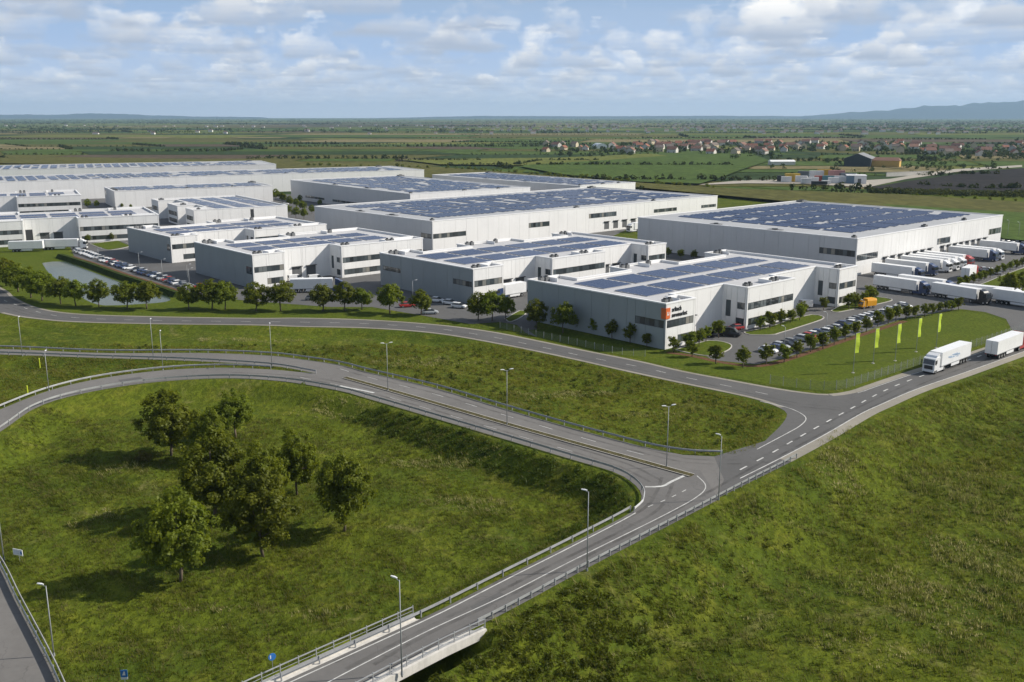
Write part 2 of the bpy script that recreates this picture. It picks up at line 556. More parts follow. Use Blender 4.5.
def bumps(X, Y):
    return (np.sin(X * 0.21 + 1.3 * np.sin(Y * 0.17)) * np.cos(Y * 0.19 + 0.7 * np.sin(X * 0.11)) * 0.28
            + np.sin(X * 0.63 + Y * 0.41 + 2 * np.sin(Y * 0.3)) * 0.10 + np.sin(X * 1.7 - Y * 1.3) * np.sin(Y * 2.1 + X * 0.4) * 0.05
            + np.sin(X * 1.9 + Y * 1.1 + 1.5 * np.sin(Y * 0.7 + X * 0.3)) * np.sin(Y * 1.6 - X * 0.9 + 1.2 * np.sin(X * 0.53)) * 0.16
            + np.sin(X * 2.9 - Y * 0.8 + 2 * np.sin(X * 0.37 + Y * 0.61)) * np.sin(Y * 2.7 + X * 1.4) * 0.10)


def hgt(X, Y):
    X, Y = np.asarray(X, float), np.asarray(Y, float)
    Z = np.zeros(X.shape)
    near = (Y < 330) & (np.abs(X) < 320)
    x, y = X[near], Y[near]
    z = np.zeros(x.shape)
    b = bumps(x, y)
    for P, dep, wd in ((LOOP, 3.2, 7.0), (FIELD, 5.0, 13.0), (STRIP, 0.7, 7.0), (GORE, 1.0, 6.0)):
        i, d = poly_sd(P, x, y)
        if P is FIELD: k = dep * (1 - 0.62 * sst((y - 105) / 85))
        elif P is LOOP: k = dep * (1 - 0.35 * sst((y - 120) / 60))
        else: k = dep
        zz = -k * sst(d / wd) + b * sst(d / 6) * 0.8 - 0.0
        z = np.where(i, np.minimum(zz, -0.06 * sst(d / 1.0)), z)
    i, d = poly_sd(SPAN, x, y)
    z = np.where(i, np.minimum(z, -5.2 * sst(d / 2.5)), z)
    i, d = poly_sd(LOWROAD, x, y)
    z = np.where(i, np.minimum(z, ZL + 0.25), np.where(d < 4, np.minimum(z, ZL + 0.3 + d * 0.35), z))
    Z[near] = z
    return Z


def h1(x, y): return float(hgt(np.array([x]), np.array([y]))[0])


def gpx(x, y):
    """point of the terrain seen at a pixel"""
    z = 0.0
    for _ in range(12):
        p = px(x, y, z)
        z = 0.5 * z + 0.5 * h1(p.x, p.y)
    return Vector((p.x, p.y, z))


def lines(lo, hi, step, far, gr):
    a = list(np.arange(lo, hi + 1e-6, step))
    s_, v = step, hi
    up = []
    while v < far[1]:
        s_ *= gr
        v += s_
        up.append(v)
    s_, v = step, lo
    dn = []
    while v > far[0]:
        s_ *= gr
        v -= s_
        dn.append(v)
    return np.array(dn[::-1] + a + up)


gx = lines(-125, 150, 0.8, (-22000, 22000), 1.16)
gy = lines(62, 240, 0.8, (-1500, 24000), 1.14)
GX, GY = np.meshgrid(gx, gy)
GZ = hgt(GX.ravel(), GY.ravel()).reshape(GX.shape)
nx, ny = len(gx), len(gy)
vv = np.stack([GX.ravel(), GY.ravel(), GZ.ravel()], 1)
ii = (np.arange(ny - 1)[:, None] * nx + np.arange(nx - 1)[None]).ravel()
ff = np.stack([ii, ii + 1, ii + nx + 1, ii + nx], 1)


def np_mesh(name, v, f, mats, smooth=True, tone=None, midx=None):
    me = bpy.data.meshes.new(name)
    k = f.shape[1]
    me.vertices.add(len(v))
    me.vertices.foreach_set('co', np.ascontiguousarray(v, np.float32).ravel())
    me.loops.add(f.size)
    me.loops.foreach_set('vertex_index', np.ascontiguousarray(f, np.int32).ravel())
    me.polygons.add(len(f))
    me.polygons.foreach_set('loop_start', np.arange(0, f.size, k, dtype=np.int32))
    if smooth: me.polygons.foreach_set('use_smooth', np.ones(len(f), bool))
    if midx is not None: me.polygons.foreach_set('material_index', np.asarray(midx, np.int32))
    for m_ in mats: me.materials.append(m_)
    if tone is not None:
        a = me.attributes.new('tone', 'FLOAT', 'POINT')
        a.data.foreach_set('value', np.ascontiguousarray(tone, np.float32))
    me.update(calc_edges=True)
    me.validate()
    return me


ground = link(bpy.data.objects.new('ground', np_mesh('ground', vv, ff, [M_MEADOW])))
tag(ground, 'rough green meadow and land spreading to the horizon', kind='structure')


def world_px(lst): return [px(x, y) for x, y in lst]


def sheet(name, outline, z, m, label, kind='structure', thick=0.0, cat=None):
    pts = [Vector((p[0], p[1], z)) for p in outline]
    tri = tessellate_polygon([pts])
    me = bpy.data.meshes.new(name)
    vs = [tuple(p) for p in pts]
    n = len(vs)
    fs = []
    for t in tri:
        a, b, c = (pts[i] for i in t)
        up = (b - a).cross(c - a).z > 0
        fs.append(t if up else t[::-1])
    if thick:
        vs += [(x, y, z - thick) for x, y, _ in vs]
        area = sum(pts[i].x * pts[(i + 1) % n].y - pts[(i + 1) % n].x * pts[i].y for i in range(n))
        for i in range(n):
            j = (i + 1) % n
            fs.append((i, i + n, j + n, j) if area > 0 else (j, j + n, i + n, i))
    me.from_pydata(vs, [], fs)
    me.materials.append(m)
    me.update()
    o = link(bpy.data.objects.new(name, me))
    return tag(o, label, cat=cat, kind=kind)


def ribbon(name, pts, width, z, m, label, dash=None, parent=None):
    mb = MB()
    if dash is None:
        L, Rr = offs(pts, width / 2), offs(pts, -width / 2)
        for i in range(len(pts) - 1):
            mb.quad((*Rr[i], z), (*Rr[i + 1], z), (*L[i + 1], z), (*L[i], z))
    else:
        on, off = dash
        rs = resample(pts, 0.5)
        k = int(round((on + off) / 0.5))
        ko = int(round(on / 0.5))
        P = [p for p, _ in rs]
        L, Rr = offs(P, width / 2), offs(P, -width / 2)
        for s0 in range(0, len(P) - ko, k):
            for i in range(s0, s0 + ko):
                mb.quad((*Rr[i], z), (*Rr[i + 1], z), (*L[i + 1], z), (*L[i], z))
    o = mb.build(name, m, parent)
    return tag(o, label, kind='structure') if parent is None else o


# roads --------------------------------------------------------------------------------------------------
road_main = sheet('access_road', W['MAIN_FAR'] + list(reversed([p for p in W['SLIP_RIGHT'] if p.y > px(791, 462).y - 1])) + [px(714, 500), px(700, 470), px(714, 456.5)] +
                  [p for p in reversed(W['MAIN_NEAR_L']) if p.x < 1e9 and (p - px(640, 446)).length > 20], 0.020, M_ASPH, 'dark asphalt road along the business park')
road_mid = sheet('dual_carriageway', W['MID_TOP'] + [px(683, 455), px(714, 456.5), px(724, 480), px(714, 500), px(652, 534)] + [px(632, 512)] +
                 list(reversed([p for p in W['RAMP_LOW'] if px(317, 374).x - 40 < p.x and p.y > px(632, 512).y and p.x > px(300, 384).x])) + [px(300, 372)] + list(reversed(W['MID_IN'])), 0.024, M_ASPH2,
                 'worn pale grey road of two carriageways crossing the meadow')
road_loop = sheet('loop_ramp', W['RAMP_UP'] + [px(300, 384)] + list(reversed([p for p in W['RAMP_LOW'] if p.x < px(300, 384).x and p.y > 110])), 0.028, M_ASPH2, 'pale curved ramp sweeping round the meadow to the left')
low = [p for p in W['RAMP_LOW'] if p.y < px(620, 476).y and p.x > px(120, 760).x - 1 and p.x > -45 and p.y < 150]
low = [p for p in low if (p.y < px(632, 500).y or p.x > px(612, 471).x)]
rampR = [p for p in W['SLIP_RIGHT'] if p.y < px(719, 499.5).y + 0.5]
road_ramp = sheet('bridge_road', low + rampR + [px(700, 470), px(640, 470)], 0.032, M_ASPH3, 'grey two lane road running down to the bridge')

sheet('lower_road', LOWROAD, ZL + 0.45, M_ASPH2, 'pale asphalt road at the lower left edge of the meadow', thick=1.2)

# shoulders and lines ------------------------------------------------------------------------------------
def sub(pts, a, b):
    """piece of a polyline between the points nearest to two pixels"""
    A, B = px(*a), px(*b)
    i = min(range(len(pts)), key=lambda k: (pts[k] - A).length)
    j = min(range(len(pts)), key=lambda k: (pts[k] - B).length)
    return pts[min(i, j):max(i, j) + 1]


sh = lambda pts, w_, lab, z=0.036: ribbon('road_shoulder', pts, w_, z, M_SHOUL, lab)
ln = lambda pts, w_, lab, dash=None, z=0.044: ribbon('road_marking', pts, w_, z, M_MARK, lab, dash)
mf = W['MAIN_FAR']
sh(offs(sub(mf, (0, 287), (828, 394)), -0.5), 0.9, 'pale gravel verge on the far side of the access road')
sh(offs(sub(mf, (828, 394), (1120, 322)), -0.8), 1.5, 'pale verge of the truck road below the wire fence')
mn = [p for p in W['MAIN_NEAR_L']]
sh(offs(sub(mn, (0, 313), (779, 407)), 0.55), 0.9, 'pale gravel verge on the near side of the access road')
sr = W['SLIP_RIGHT']
sh(offs(sub(sr, (791, 462), (1120, 322)), 0.9), 1.9, 'pale gravel verge along the truck road above the field')
# centre dashes
cen = pxl([(-60, 276), (0, 299), (40, 312.5), (79, 318), (153, 320.5), (256, 321.7), (300, 322.2), (367, 323.8), (435, 328.5), (489, 336.5), (536, 346), (587, 357), (640, 367), (683, 377), (732, 387), (775, 396)])
ln(cen, 0.16, 'dashed white centre line of the access road', (2.5, 5.0))
cen2 = pxl([(740, 470), (772, 453), (805, 434), (846, 411.5), (880, 393), (912, 379.5), (973, 358.5), (1024, 340), (1100, 313)])
ln(cen2, 0.26, 'dashed white centre line of the truck road', (2.0, 3.0))
ln(offs(sub(sr, (752, 482), (1120, 322)), 1.9), 0.17, 'solid white edge line above the right field')
ln(offs(sub(mf, (849, 391), (1120, 322)), -1.8), 0.15, 'solid white edge line below the wire fence')
ln(pxl([(760, 401.5), (785, 407), (800, 413), (806, 419), (800, 426), (788, 433), (757, 449.5)], step=0.7), 0.16, 'white edge line curving round the meadow corner')
ln(pxl([(280, 708), (331, 681), (376, 657.6), (432.5, 629), (506, 595), (573, 560.5), (652, 521.5), (680, 507), (694, 499), (704, 491), (705, 484), (697, 476)], step=0.8), 0.13, 'white centre line of the bridge road curving into the junction')
ln(pxl([(645, 487), (662, 486.5), (672, 481.5), (684, 476)], step=0.8), 0.45, 'white stop line at the end of the carriageway', z=0.046)
ln(pxl([(340, 369), (367, 377), (435, 394.5), (502, 414.5), (570, 434.5), (640, 454), (690, 464)]), 0.13, 'dashed lane line of the far carriageway', (3, 6))
ln(pxl([(300, 377.5), (367, 391.5), (435, 411), (502, 431), (570, 451), (612, 463)]), 0.12, 'dashed lane line of the near carriageway', (3, 5))
ln(offs(sub(W['RAMP_LOW'], (632, 512), (283, 682)), 0.55), 0.16, 'pale kerb line on the left edge of the bridge road', z=0.046)
ln(pxl([(340, 386), (357, 389.5), (374, 393)], step=1), 0.6, 'white chevron patch where the ramp joins', z=0.046)
ln(pxl([(648, 507), (668, 499), (690, 488)], step=0.8), 0.14, 'faint turning dashes in the junction', (1.2, 1.4), z=0.046)
# median strip between the two carriageways: dirt and weeds with a low kerb
med = pxl([(345, 378), (367, 384), (435, 403.5), (509, 425), (570, 442), (640, 461.5), (692, 476)])
MEDP = offs(med, 0.55) + list(reversed(offs(med, -0.55)))
sheet('median_strip', MEDP, 0.15, ground_mat('median_dirt', ((0.10, 0.09, 0.045), (0.13, 0.115, 0.06), (0.085, 0.09, 0.035)), 0.5, 2.0), 'weedy dirt median between the two carriageways', thick=0.13)
for sgn, nm in ((0.62, 'far'), (-0.62, 'near')):
    ribbon('kerb', offs(med, sgn), 0.14, 0.16, M_KERB, 'pale kerb on the %s side of the weedy median' % nm)

# wheel tracks and patches: worn shapes on the asphalt
mwear, q, o_ = new_mat('tyre_wear')
pp = q.node('ShaderNodeNewGeometry').outputs['Position']
al = q.math('MULTIPLY', q.step(q.noise(pp, 0.25, 4, 0.65), 0.3, 0.75), 0.28)
bs = q.node('ShaderNodeBsdfDiffuse', {'Color': (0.045, 0.043, 0.042, 1)})
mx = q.node('ShaderNodeMixShader', {0: al, 1: q.node('ShaderNodeBsdfTransparent').outputs[0], 2: bs.outputs[0]})
q.t.links.new(mx.outputs[0], o_.inputs[0])
wear = lambda pts, lab, z=0.040, w_=0.5: [ribbon('road_wear', offs(pts, d_), w_, z, mwear, lab) for d_ in (-0.85, 0.85)]
far_lane = pxl([(340, 367.5), (367, 375), (435, 391.5), (502, 411.5), (570, 431), (640, 450), (690, 461), (740, 462)])
near_lane = pxl([(229, 373.5), (287, 376.5), (340, 384), (435, 408.5), (502, 428.5), (570, 448.5), (625, 466), (655, 481)])
wear(far_lane, 'darker wheel tracks of the far carriageway')
wear(near_lane, 'darker wheel tracks of the near carriageway')
wear(pxl([(340, 666), (399, 636), (470, 601), (540, 566), (610, 532), (650, 510), (662, 494), (668, 478)], step=1), 'dark wheel tracks up the left lane of the bridge road')
wear(pxl([(380, 668), (440, 634), (510, 601), (586, 562), (652, 528), (719, 491), (770, 462)], step=1), 'dark wheel tracks down the right lane of the bridge road')
wear(pxl([(0, 305), (40, 316), (100, 321), (200, 323.3), (300, 324.8), (400, 327.5), (489, 339.5), (587, 360), (683, 380.5), (750, 395), (800, 405), (840, 409)]), 'wheel tracks on the near lane of the access road', w_=0.45)
wear(pxl([(760, 462), (810, 436), (860, 410), (920, 382), (973, 362.5), (1024, 344)]), 'wheel tracks on the near lane of the truck road', w_=0.45)
for i, P in enumerate([[(470, 607), (500, 592), (507, 597), (477, 612)], [(560, 437), (580, 443), (574, 446), (554, 440)], [(118, 380), (140, 377), (144, 380), (122, 383)], [(905, 384), (930, 374), (936, 376), (911, 386)]]):
    sheet('road_patch', world_px(P), 0.0415, M_ASPH, '%s dark repair patch in the asphalt, from the left' % nth((1, 2, 0, 3)[i]))

# guard rails --------------------------------------------------------------------------------------------
post_me = MB().box(-0.05, 0.05, -0.06, 0.06, -0.35, 0.78).mesh('rail_post', [M_GALV])
post_t = MB().box(-0.04, 0.04, -0.04, 0.04, -0.05, 1.15).mesh('railing_post', [M_GALV])


def sweep(mb, pts, prof, zf):
    """profile (side, z) swept along points; zf gives the ground level"""
    rings = []
    for i, p in enumerate(pts):
        t = (pts[min(i + 1, len(pts) - 1)] - pts[max(i - 1, 0)]).normalized()
        n = Vector((-t.y, t.x))
        z0 = zf(p)
        rings.append([(p.x + n.x * s_, p.y + n.y * s_, z0 + z_) for s_, z_ in prof])
    mb.loft(rings)


WBEAM = [(0.06, 0.44), (0.14, 0.50), (0.06, 0.56), (0.06, 0.62), (0.14, 0.68), (0.06, 0.76), (0.035, 0.76), (0.035, 0.44)]


def guardrail(pts, label, side=1, step=4.0, zf=lambda p: 0.03, double=False, low=False):
    root = empty('guardrail', (*pts[0], 0))
    tag(root, label, 'guardrail', 'steel guardrails')
    o0 = Vector(pts[0])
    rel = [p - o0 for p in pts]
    zz = lambda p: zf(p + o0)
    mb = MB()
    prof = [(s_ * side, z_) for s_, z_ in WBEAM]
    sweep(mb, rel, prof if side > 0 else prof[::-1], zz)
    mb.build('rail_beam', M_GALV, root)
    if low:
        mb = MB()
        sweep(mb, rel, [(0.06 * side, 0.12), (0.13 * side, 0.14), (0.13 * side, 0.27), (0.06 * side, 0.29)], zz)
        mb.build('rail_beam', M_GALV, root)
    if double:
        mb = MB()
        sweep(mb, rel, [(-(s_ + 0.26) * side, z_) for s_, z_ in WBEAM], zz)
        mb.build('rail_beam', M_GALV, root)
    for p, t in resample(rel, step):
        inst('post', post_me, root, (p.x, p.y, zz(p)), math.atan2(t.y, t.x))
    return root


guardrail([p for p, _ in resample(offs(W['MID_TOP'], 0.35) + pxl([(660, 449.5), (690, 454), (722, 455)]), 2.0)], 'long guardrail on the far edge of the pale carriageway', -1)
guardrail([p for p, _ in resample(offs(sub(W['RAMP_LOW'], (229, 378), (632, 512)), 0.3), 1.5)], 'guardrail on the near edge of the carriageway, curving into the junction', 1)
guardrail([p for p, _ in resample(offs(sub(W['RAMP_LOW'], (632, 512), (283, 682)), -0.25), 2.0)], 'guardrail on the left side of the bridge road', -1)
guardrail([p for p, _ in resample(offs(sub(W['RAMP_LOW'], (-160, 520), (229, 378)), 0.3), 2.0)], 'guardrail on the inner edge of the curved loop ramp', 1)
guardrail([p for p, _ in resample(offs(sub(W['RAMP_UP'], (-160, 480), (270, 369)), 0.35), 2.0)], 'guardrail on the outer edge of the curved loop ramp', -1)
guardrail([p for p, _ in resample(offs(W['MID_IN'], -0.3), 2.0)], 'guardrail on the near edge of the upper left road', 1)
guardrail([p for p, _ in resample(offs(sub(sr, (479, 626), (800, 457)), 0.1), 2.0)], 'guardrail on the right side of the bridge road above the slope', 1, step=2.0)
guardrail([p for p, _ in resample(offs(lr, 0.05), 2.0)], 'guardrail beside the pale lower road at the left edge', -1, zf=lambda p: ZL + 0.45, double=True)

# bridge -------------------------------------------------------------------------------------------------
bl = sub(W['RAMP_LOW'], (419, 619), (120, 760))
br = list(reversed(sub(sr, (479, 626), (240, 760))))
root = empty('road_bridge', (*BRIDGE_A, 0))
tag(root, 'concrete road bridge with pale edge beam and steel railings', 'bridge')
O2 = Vector(BRIDGE_A)
N = 24
Lp = [p for p, _ in resample(offs(bl, -0.9), 1)]
Rp = [p for p, _ in resample(offs(br, 0.9), 1)]
Lp = [Lp[round(i * (len(Lp) - 1) / N)] for i in range(N + 1)]
Rp = [Rp[round(i * (len(Rp) - 1) / N)] for i in range(N + 1)]
mb = MB()
mb.loft([[(*(l - O2), -0.9), (*(r - O2), -0.9), (*(r - O2), -0.03), (*(l - O2), -0.03)] for l, r in zip(Lp, Rp)])
mb.build('deck', M_CONC, root)
for pts, sgn in ((Lp, -1), (Rp, 1)):
    mb = MB()
    sweep(mb, [p - O2 for p in pts], [(-0.30, -0.75), (0.30, -0.75), (0.30, 0.16), (-0.30, 0.16)], lambda p: 0.0)
    mb.build('edge_beam', M_CONC, root)
    mb = MB()
    for zc, rr in ((1.15, 0.045), (0.72, 0.02), (0.42, 0.02), (0.24, 0.02)):
        sweep(mb, [p - O2 for p in pts], [(-rr, zc - rr), (rr, zc - rr), (rr, zc + rr), (-rr, zc + rr)], lambda p: 0.0)
    mb.build('railing', M_GALV, root)
    for p, t in resample([p - O2 for p in pts], 2.0):
        inst('railing_post', post_t, root, (p.x, p.y, 0.16), math.atan2(t.y, t.x))
ad = (BRIDGE_B - BRIDGE_A).normalized()
mb = MB()
an = Vector((-ad.y, ad.x))
a0, b0 = -ad * 0.3, (BRIDGE_B - BRIDGE_A) - ad * 0.3
c0 = [a0 + bdir * 0.2, b0 + bdir * 0.2, b0 + bdir * 1.4, a0 + bdir * 1.4]
mb.hexa([(*p, -5.6) for p in c0] + [(*p, -0.92) for p in c0])
mb.build('abutment', M_CONC, root)
mb = MB()
for t in (0.2, 0.8):
    q_ = (BRIDGE_B - BRIDGE_A) * t + bdir * 14
    mb.tube((*q_, -5.6), (*q_, -0.92), 0.5, k=14)
    mb.build('pier', M_CONC, root)
    mb = MB()

# ------------------------------------------------------------------ buildings
BANG = 42.3
def ucube(m, nm):
    return MB().box(-0.5, 0.5, -0.5, 0.5, -0.5, 0.5).mesh(nm, [m])


CUBE = {}
def cube_of(m):
    if m.name not in CUBE: CUBE[m.name] = ucube(m, m.name + '_block')
    return CUBE[m.name]


def block(name, m, parent, c, size, ang=0.0):
    """a box piece that shares one mesh: centre, size along its own axes, turn about z"""
    return inst(name, cube_of(m), parent, c, ang, size)


def inset(poly, d):
    n = len(poly)
    o = []
    for i in range(n):
        p0, p1, p2 = (Vector(poly[(i + k) % n]) for k in (-1, 0, 1))
        a, b = (p1 - p0).normalized(), (p2 - p1).normalized()
        na, nb = Vector((-a.y, a.x)), Vector((-b.y, b.x))
        m_ = na + nb
        o.append(p1 + m_ * (d / max(0.2, m_.dot(na))))
    return o


M_DOOR = mat('dock_door_grey', (0.10, 0.105, 0.11), 0.6, var=0.2, coords='World')
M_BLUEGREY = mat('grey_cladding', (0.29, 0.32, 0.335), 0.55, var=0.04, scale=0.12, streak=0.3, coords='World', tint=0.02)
M_GABLE_SHADE = mat('shaded_white_cladding', (0.50, 0.51, 0.525), 0.55, var=0.05, scale=0.12, streak=0.4, coords='World', tint=0.02)  # white end walls of the big halls, shade away from the sun put into the colour
M_ORANGE = mat('logo_orange', (0.62, 0.13, 0.03), 0.5, var=0.1)
M_INK = mat('logo_black', (0.02, 0.02, 0.022), 0.5)


def warehouse(name, label, origin, rot, h, outline, openings, pw=5.5, roof=M_ROOF, wall=M_WHITE, gable=None, dk=0.62):
    """outline counter-clockwise in (u, v); openings: {edge index: [(s0, s1, z0, z1, kind)]}"""
    root = empty(name, (*origin, 0), R(rot))
    tag(root, label, 'warehouse', 'white industrial halls of the business park')
    n = len(outline)
    P = [Vector(p) for p in outline]
    mb = MB()
    for i in range(n):
        a, b = P[i], P[(i + 1) % n]
        mb.quad((*a, 0), (*b, 0), (*b, h - 0.02), (*a, h - 0.02))
    IN = inset(P, 0.35)
    for i in range(n):
        a, b = IN[i], IN[(i + 1) % n]
        mb.quad((*b, h - 0.8), (*a, h - 0.8), (*a, h - 0.02), (*b, h - 0.02))
    mb.build('wall', wall, root)
    tri = tessellate_polygon([[Vector((*p, 0)) for p in IN]])
    me = bpy.data.meshes.new('roof')
    me.from_pydata([(*p, h - dk) for p in IN], [], [t if (IN[t[1]] - IN[t[0]]).cross(IN[t[2]] - IN[t[0]]) > 0 else t[::-1] for t in tri])
    me.materials.append(roof)
    ro = link(bpy.data.objects.new('roof', me), root)
    mb = MB()
    OUT, INN = inset(P, -0.22), inset(P, 0.42)
    for i in range(n):
        j = (i + 1) % n
        mb.quad((*OUT[i], h + 0.06), (*OUT[j], h + 0.06), (*INN[j], h + 0.06), (*INN[i], h + 0.06))
        mb.quad((*OUT[i], h - 0.22), (*OUT[j], h - 0.22), (*OUT[j], h + 0.06), (*OUT[i], h + 0.06))
        mb.quad((*INN[j], h - 0.12), (*INN[i], h - 0.12), (*INN[i], h + 0.06), (*INN[j], h + 0.06))
    mb.build('coping', M_PARAPET, root)
    T = 0.14
    for i in range(n):
        a, b = P[i], P[(i + 1) % n]
        L = (b - a).length
        e = (b - a) / L
        nrm = Vector((e.y, -e.x))
        ang = math.atan2(e.y, e.x)
        nw = Matrix.Rotation(R(rot), 2) @ nrm
        mid = Vector(origin) + Matrix.Rotation(R(rot), 2) @ ((a + b) / 2)
        if nw.dot(-mid) < 0: continue                  # this side faces away from any nearby viewpoint
        ops = openings.get(i, [])
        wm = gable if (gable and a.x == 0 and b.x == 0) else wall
        cuts = {0.0, L}
        k = max(1, round(L / pw))
        for q_ in range(1, k): cuts.add(L * q_ / k)
        for s0, s1, *_ in ops: cuts |= {s0, s1}
        cuts = sorted(cuts)
        cuts = [c for j, c in enumerate(cuts) if j == 0 or c - cuts[j - 1] > 0.02]
        for s0, s1 in zip(cuts, cuts[1:]):
            if s1 - s0 < 0.05: continue
            sm = (s0 + s1) / 2
            iv = [(0.0, h - 0.25)]
            for o0, o1, z0, z1, *_ in ops:
                if o0 - 0.01 < sm < o1 + 0.01:
                    nv = []
                    for p0, p1 in iv:
                        if z0 > p0 + 0.01: nv.append((p0, min(z0, p1)))
                        if z1 < p1 - 0.01: nv.append((max(z1, p0), p1))
                        if z1 <= p0 or z0 >= p1: nv = nv or [(p0, p1)]
                    iv = nv
            for z0, z1 in iv:
                if z1 - z0 < 0.1: continue
                c = a + e * sm + nrm * (T / 2)
                block('wall_panel', wm, root, (c.x, c.y, (z0 + z1) / 2), (s1 - s0 - 0.06, T, z1 - z0 - 0.05), ang)
        for s0, s1, z0, z1, kind in ops:
            c = a + e * ((s0 + s1) / 2)
            if kind == 'win':
                cc = c + nrm * 0.02
                wf = empty('window', (cc.x, cc.y, (z0 + z1) / 2), ang)
                wf.parent = root
                fr = block('frame', M_DARK, wf, (0, 0, 0), (s1 - s0, 0.06, z1 - z0))
                m_ = max(1, round((s1 - s0) / 1.35))
                dw = (s1 - s0) / m_
                for q_ in range(m_):
                    block('pane', M_GLASS, wf, (-(s1 - s0) / 2 + dw * (q_ + 0.5), -0.045, 0), (dw - 0.14, 0.03, z1 - z0 - 0.2))
            else:
                m_ = M_DOOR if kind == 'dock' else M_DARK
                cc = c + nrm * 0.03
                d_ = block('dock_door' if kind == 'dock' else 'door', m_, root, (cc.x, cc.y, (z0 + z1) / 2), (s1 - s0 - 0.05, 0.06, z1 - z0 - 0.03), ang)
                if kind == 'dock':
                    cc = c + nrm * 0.45
                    block('dock_canopy', M_DARK, root, (cc.x, cc.y, z1 + 0.2), (s1 - s0 + 0.3, 0.6, 0.15), ang)
    return root


SOL_ME = {}
def solar_piece(su, sv, rows_along='u', pitch=2.1):
    """one block of modules: rows folded like a low saw-tooth, one continuous sheet with an edge"""
    key = (round(su, 1), round(sv, 1), rows_along)
    if key in SOL_ME: return SOL_ME[key]
    mb = MB()
    run = sv if rows_along == 'u' else su
    wid = su if rows_along == 'u' else sv
    k = max(1, int(round(run / pitch)))
    st = run / k
    prof, mi = [], []
    for i in range(k):
        prof += [(i * st, 0.10), (i * st + st * 0.86, 0.24), (i * st + st * 0.87, 0.08)]
        mi += [0, 1, 1]
    prof += [(run, 0.08), (run, 0.02), (0, 0.02)]
    mi += [1, 1, 1]
    f = (lambda a, b, z: (b, a, z)) if rows_along == 'u' else (lambda a, b, z: (a, b, z))
    mb.loft([[f(p, 0, z) for p, z in prof], [f(p, wid, z) for p, z in prof]])
    mb.m = mi + [1] * (len(mb.f) - len(mi))
    me = mb.mesh('solar_array', [M_SOLAR, M_ROOF])
    SOL_ME[key] = me
    return me


def solar_blocks(root, h, u0, u1, v0, v1, nu, nv, gu=1.2, gv=1.6, along='u', skip=0.0, seed=1, jitter=0.0):
    r_ = random.Random(seed)
    du, dv = (u1 - u0) / nu, (v1 - v0) / nv
    me = solar_piece(du - gu, dv - gv, along)
    me2 = solar_piece((du - gu) * 0.62, dv - gv, along)
    for i in range(nu):
        for j in range(nv):
            if r_.random() < skip: continue
            short = r_.random() < jitter
            m_ = me2 if short else me
            inst('solar_array', m_, root, (u0 + i * du + gu / 2, v0 + j * dv + gv / 2, h - 0.58))


def solar_strips(root, h, u0, u1, v0, v1, nrow, nseg, seed=1, wid=2.2, skip=0.2, fill=0.68):
    """long roof: rows of strips running over the depth, broken by gaps"""
    r_ = random.Random(seed)
    du, dv = (u1 - u0) / nrow, (v1 - v0) / nseg
    ms = []
    for k in range(3):
        ln_ = dv * (0.9, 0.72, 0.5)[k]
        w_ = min(wid, du * fill)
        mb = MB()
        mb.loft([[(0, y, 0.10), (w_, y, 0.34), (w_, y, 0.29), (0, y, 0.05)] for y in (0, ln_)])
        ms.append(mb.mesh('solar_row', [M_SOLAR]))
    for i in range(nrow):
        for j in range(nseg):
            if r_.random() < skip: continue
            k = r_.choices((0, 1, 2), (0.72, 0.2, 0.08))[0]
            inst('solar_row', ms[k], root, (u0 + i * du, v0 + j * dv + r_.uniform(0, 0.05) * dv + (dv * 0.15 if k and r_.random() < .5 else 0), h - 0.55))


fan_me = MB().tube((0, 0, 0), (0, 0, 0.3), 0.45, k=12).mesh('fan', [M_DARK])
M_FANW = mat('unit_white', (0.62, 0.63, 0.64), 0.6, var=0.1)


def rooftop_units(root, h, spots, m=None):
    for (u, v, w_, d_, hh) in spots:
        b = block('roof_unit', m or M_HVAC, root, (u, v, h - 0.62 + hh / 2), (w_, d_, hh))
        if w_ > 1.0:
            inst('fan', fan_me, root, (u, v, h - 0.62 + hh), 0, (min(w_, d_) * 0.8,) * 2 + (1,))


def enclosure(root, h, u0, u1, v0, v1, hh=0.9):
    """low white screen wall on a roof"""
    for (x0, x1, y0, y1) in ((u0, u1, v1 - 0.15, v1), (u0, u0 + 0.15, v0, v1 - 0.15)):
        block('roof_screen', M_PARAPET, root, ((x0 + x1) / 2, (y0 + y1) / 2, h - 0.6 + hh / 2), (x1 - x0, y1 - y0, hh))


def comb_outline(Lu, D, blocks, p=7.0, back=True):
    o = []
    for (a, b) in blocks:
        if a > 0: o += [(a, p), (a, 0)]
        else: o += [(a, 0)]
        if b < Lu: o += [(b, 0), (b, p)]
        else: o += [(b, 0)]
    if blocks[-1][1] < Lu: o += [(Lu, p)]
    if back:
        bb = [(max(0, a), min(Lu, b)) for a, b in blocks]
        t = []
        for (a, b) in reversed(bb):
            t += [(b, D), (a, D)] if True else []
        q_ = []
        for idx, (a, b) in enumerate(reversed(bb)):
            if b < Lu: q_ += [(b, D - p), (b, D)]
            else: q_ += [(b, D)]
            if a > 0: q_ += [(a, D), (a, D - p)]
            else: q_ += [(a, D)]
        if bb[-1][1] < Lu: q_ = [(Lu, D - p)] + q_
        o += q_
    else:
        o += [(Lu, D), (0, D)]
    return o


def edge_at(outline, a, b):
    for i in range(len(outline)):
        p, q_ = outline[i], outline[(i + 1) % len(outline)]
        if abs(p[0] - a[0]) + abs(p[1] - a[1]) + abs(q_[0] - b[0]) + abs(q_[1] - b[1]) < 0.05: return i
    raise KeyError((a, b))


ROTM = lambda r: Matrix.Rotation(R(r), 2)

